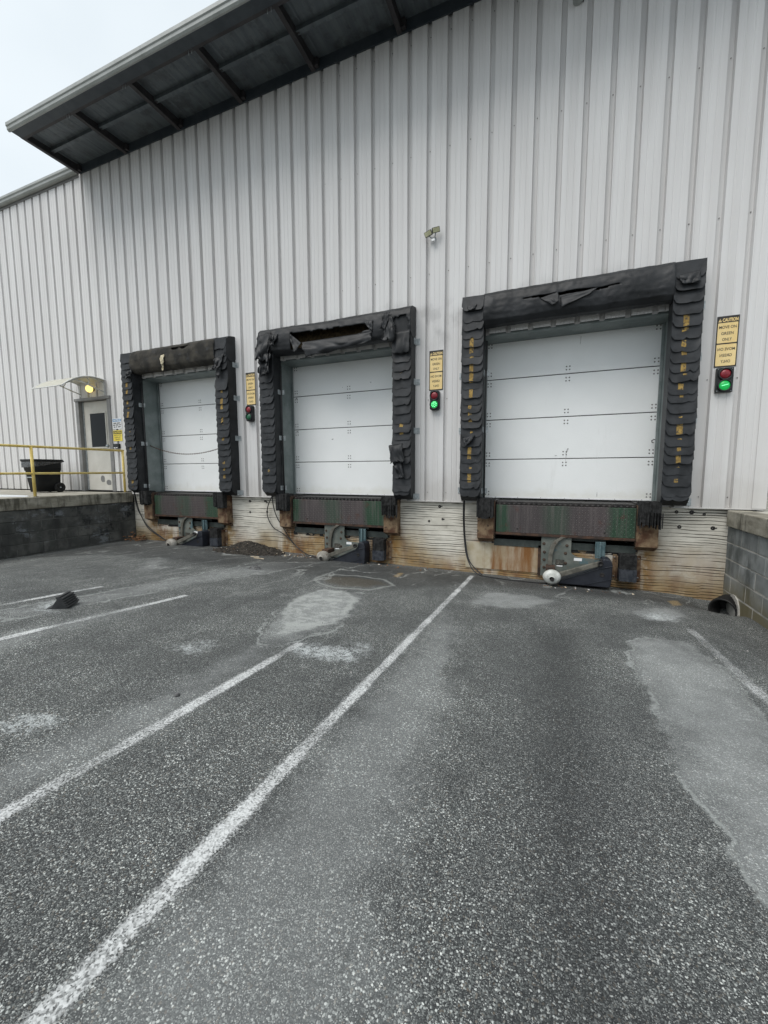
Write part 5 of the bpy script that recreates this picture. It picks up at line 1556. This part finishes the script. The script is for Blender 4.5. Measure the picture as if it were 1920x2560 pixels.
def build_chain():
    a, b = Vector((DX[0]-.005, .10, 2.22)), Vector((DX[0]+2.30, .06, 2.22))
    root = empty('safety_chain', a); tag(root, 'rusty chain drooping across the far dock door', 'chain')
    n = 74; mb = MB()
    pts = []
    for i in range(n+1):
        t = i/n; p = a.lerp(b, t); p.z -= .20*(1-(2*t-1)**2); pts.append(p-a)
    for i in range(n):
        d = (pts[i+1]-pts[i]).normalized(); up = Vector((0, 1, 0)) if i % 2 else Vector((0, 0, 1))
        s = d.cross(up).normalized(); c = (pts[i]+pts[i+1])/2
        L_ = (pts[i+1]-pts[i]).length*.72
        ring = [c+d*L_*math.cos(k*math.pi/4)+s*.010*math.sin(k*math.pi/4) for k in range(9)]
        mb.tube(ring, .0036, 5, cap=False)
    mb.build('chain_links', MAT['chain'], root)
    MB().tube([(-.0, .0, -.01), (.012, -.01, .012), (.0, -.02, .015)], .006, 6).build('hook', MAT['chain'], root)
build_chain()
# hanging chain along the left edge of the right door and hook on the right edge
hc = empty('pull_chain', (DX[2]+.012, YD-.045, 1.95)); tag(hc, 'dark hanging chain down the left edge of the right dock door', 'chain')
mb = MB()
for i in range(26):
    z = -.028*i; ax = (1, 0) if i % 2 else (0, 1)
    mb.tube([(ax[0]*.008*math.sin(k*math.pi/3), ax[1]*.008*math.sin(k*math.pi/3), z+.017*math.cos(k*math.pi/3)) for k in range(7)], .0032, 5, cap=False)
mb.build('chain_links', MAT['chain'], hc)
hk = tag(MB().tube([(0, 0, 0), (-.03, -.02, .012), (-.055, -.02, -.005), (-.05, -.02, -.03), (-.03, -.02, -.035)], .006, 7).build('door_hook', MAT['blacksteel'], None, (DX[2]+W-.02, YD-.03, 2.06)), 'small dark hook on the right edge of the right dock door', 'hook')

# ------------------------------------------------------------------ wheel chock
def build_chock():
    cx, cy = 3.943, -4.03
    root = empty('wheel_chock', (cx, cy, GH(cx, cy)+.002)); tag(root, 'black ribbed rubber wheel chock standing on the asphalt', 'wheel chock')
    root.rotation_euler = (0, 0, R(-54)); root.scale = (.72,)*3
    # cross-section in (y,z): concave front, ribbed sloping back
    prof = [(-.125, 0), (.105, 0), (.105, .018)]
    n = 5
    for k in range(n):
        t0, t1 = k/n, (k+1)/n
        ya, za = .105-.065*t0, .018+.125*t0
        yb, zb = .105-.065*t1, .018+.125*t1
        prof += [(ya+.018, za+.004), (ya+.012, zb-.008), (yb-.014, zb-.004)]
    prof += [(.035, .150), (-.005, .150), (-.012, .138), (.0, .118), (-.03, .075), (-.055, .030), (-.075, .020), (-.125, .014)]
    MB().prism([(y, z) for y, z in prof], 0, -.135, .135).build('chock_body', MAT['chock'], root, bevel=.002)
build_chock()

# ------------------------------------------------------------------ litter on the ground
def build_debris():
    rnd = random.Random(4)
    mb = MB()
    cx, cy = 2.85, -.34
    def fn(u, v):
        x = cx+(u-.5)*1.9; y = cy+(v-.5)*1.3
        a, b = (x-cx)/.80, (y-cy)/.50
        r = math.sqrt(a*a+b*b)
        r2 = math.sqrt(((x-2.62)/.42)**2+((y+.16)/.30)**2)
        r3 = math.sqrt(((x-3.05)/.45)**2+((y+.22)/.32)**2)
        h = .10*max(0, 1-r)**1.1+.13*max(0, 1-r2)**1.1+.07*max(0, 1-r3)**1.1
        if h > .004: h += .022*nz(x*14, y*14)+.018*nz(x*31, y*31, 2)
        y2 = min(y, -.012)
        return (x, y2, GH(x, y2)+h-.006)
    mb.grid(fn, 80, 56, 0, False)
    for k in range(260):
        a = rnd.random()*6.28; r = rnd.random()**.6
        x, y = cx+math.cos(a)*r*.95, cy+math.sin(a)*r*.55
        if y > -.02: continue
        z = fn((x-cx)/1.9+.5, (y-cy)/1.3+.5)[2]
        s = rnd.uniform(.006, .018)
        mi = rnd.choice((0, 0, 0, 0, 0, 1, 1, 2, 3))
        q = [(x+rnd.uniform(-s, s), y+rnd.uniform(-s, s), z+rnd.uniform(.0, s*1.2)) for _ in range(5)]
        mb.add(q, [(0, 1, 2), (0, 2, 3), (1, 2, 4), (0, 3, 4), (2, 3, 4)], mi)
    o = mb.build('debris_pile', [MAT['dirt'], MAT['leaf'], MAT['stick'], MAT['pebble']])
    tag(o, 'dark heap of swept dirt against the wall between the far and middle docks', kind='stuff')
    for (x, y, l, a, lb) in ((3.42, -.86, .20, -8, 'pale wooden stick lying behind in front of the dirt heap'), (3.58, -.95, .26, -14, 'longer pale wooden stick lying in front of the dirt heap'), (3.42, -.20, .20, 3, 'thin pale stick beside the wall right of the dirt heap')):
        o = MB().prism([(-l/2, -.010), (l/2, -.006), (l/2-.01, .008), (-l/2+.015, .010)], 2, .002, .014).build('wood_stick', MAT['stick'], None, (x, y, GH(x, y)+.004), (R(4), R(-3), R(a)))
        tag(o, lb.replace('lying behind in front of', 'lying in front of'), 'stick')
    mb = MB()
    for k in range(120):
        if k < 55: x, y = rnd.gauss(4.0, .22), rnd.gauss(-.28, .10)
        elif k < 80: x, y = rnd.gauss(8.35, .35), rnd.gauss(-.42, .05)
        else: x, y = rnd.uniform(4.9, 6.5), rnd.gauss(-.22, .10)
        y = min(y, -.03)
        s = rnd.uniform(.008, .024); a = rnd.random()*6.28
        z = GH(x, y)+.004
        c_, s_ = math.cos(a)*s, math.sin(a)*s
        mb.add([(x+c_, y+s_, z+rnd.uniform(0, s)), (x-s_*.5, y+c_*.5, z), (x-c_, y-s_, z+rnd.uniform(0, s*.8)), (x+s_*.5, y-c_*.5, z+rnd.uniform(0, s*.5))], [(0, 1, 2), (0, 2, 3)], rnd.choice((0, 0, 0, 1, 2)))
    tag(mb.build('leaf_litter', [MAT['leaf'], MAT['stick'], MAT['pebble']]), 'scattered dead leaves and chips along the foot of the dock wall', kind='stuff')
    mb = MB()
    for k in range(420):
        x, y = rnd.uniform(2.2, 9.8), -rnd.random()**1.6*5.0-.1
        s = rnd.uniform(.003, .009)
        z = GH(x, y)
        q = [(x+rnd.uniform(-s, s), y+rnd.uniform(-s, s), z+rnd.uniform(0, s)) for _ in range(4)]
        mb.add(q, [(0, 1, 2), (0, 2, 3), (0, 1, 3), (1, 2, 3)], rnd.choice((0, 0, 1)))
    tag(mb.build('loose_grit', [MAT['pebble'], MAT['chunk']]), 'loose pale grit strewn over the asphalt', kind='stuff')
    # leaf clump in the left corner
    mb = MB()
    for k in range(70):
        x, y, z = rnd.gauss(-.32, .12), -abs(rnd.gauss(.14, .08))-.02, abs(rnd.gauss(0, .06))
        s = rnd.uniform(.02, .05); a = rnd.random()*6.28; z += GH(x, y)
        c_, s_ = math.cos(a)*s, math.sin(a)*s
        mb.add([(x+c_, y+s_, z+rnd.uniform(0, s)), (x-s_*.6, y+c_*.6, z), (x-c_, y-s_, z+rnd.uniform(0, s)), (x+s_*.6, y-c_*.6, z+rnd.uniform(0, s*.7))], [(0, 1, 2), (0, 2, 3)], 0)
    tag(mb.build('leaf_clump', [MAT['leaf']]), 'reddish brown clump of dead leaves in the corner of the sooty wall', kind='stuff')
    # broken asphalt chunk
    cx, cy = 4.07, -1.66
    z = GH(cx, cy)
    mb = MB().add([(-.12, -.03, 0), (.10, -.06, 0), (.12, .05, 0), (-.04, .07, 0), (0, .0, .055), (.02, .03, .06)],
                  [(0, 1, 4), (1, 2, 5, 4), (2, 3, 5), (3, 0, 4, 5), (0, 3, 2, 1)])
    tag(mb.build('asphalt_chunk', MAT['chunk'], None, (cx, cy, z-.003)), 'broken triangular asphalt chunk in front of the dirt heap', 'chunk')
    cx, cy = 6.25, -4.72
    tag(MB().lathe((0, 0, 0), (0, 0, 1), [(.013, 0), (.016, .006), (.010, .013), (.001, .015)], 7, smooth=False).build('pebble', MAT['chunk'], None, (cx-.12, cy, GH(cx-.12, cy))), 'small dark pebble beside the middle white line', 'pebble')
build_debris()

# ------------------------------------------------------------------ dark evergreen past the right corner
def build_shrub(x, y, r, h, label, seed):
    root = empty('evergreen_shrub', (x, y, gzf(x, y)+.6)); tag(root, label, 'shrub')
    rnd = random.Random(seed)
    MB().tube([(0, 0, -.9), (.02, .01, h*.5), (0, 0, h*.9)], [.06, .045, .012], 8).build('stem', MAT['stem'], root)
    mb = MB()
    for k in range(5200):
        t = rnd.random(); z = -.6+t*(h+.5)
        rr = r*(1-t*.75)*math.sqrt(rnd.random())*(1+.25*math.sin(t*40))
        a = rnd.random()*6.28
        p = Vector((rr*math.cos(a), rr*math.sin(a), z))
        d = Vector((math.cos(a), math.sin(a), rnd.uniform(-.5, .4)))*rnd.uniform(.08, .16)
        s = Vector((-math.sin(a), math.cos(a), rnd.uniform(-.5, .5)))*.022
        mb.add([p-s, p+s, p+d+s*.2, p+d-s*.2], [(0, 1, 2, 3)])
    mb.build('crown', MAT['hedge'], root)
build_shrub(14.35, 10.0, 1.5, 4.2, 'dark evergreen shrub beyond the right building corner', 5)
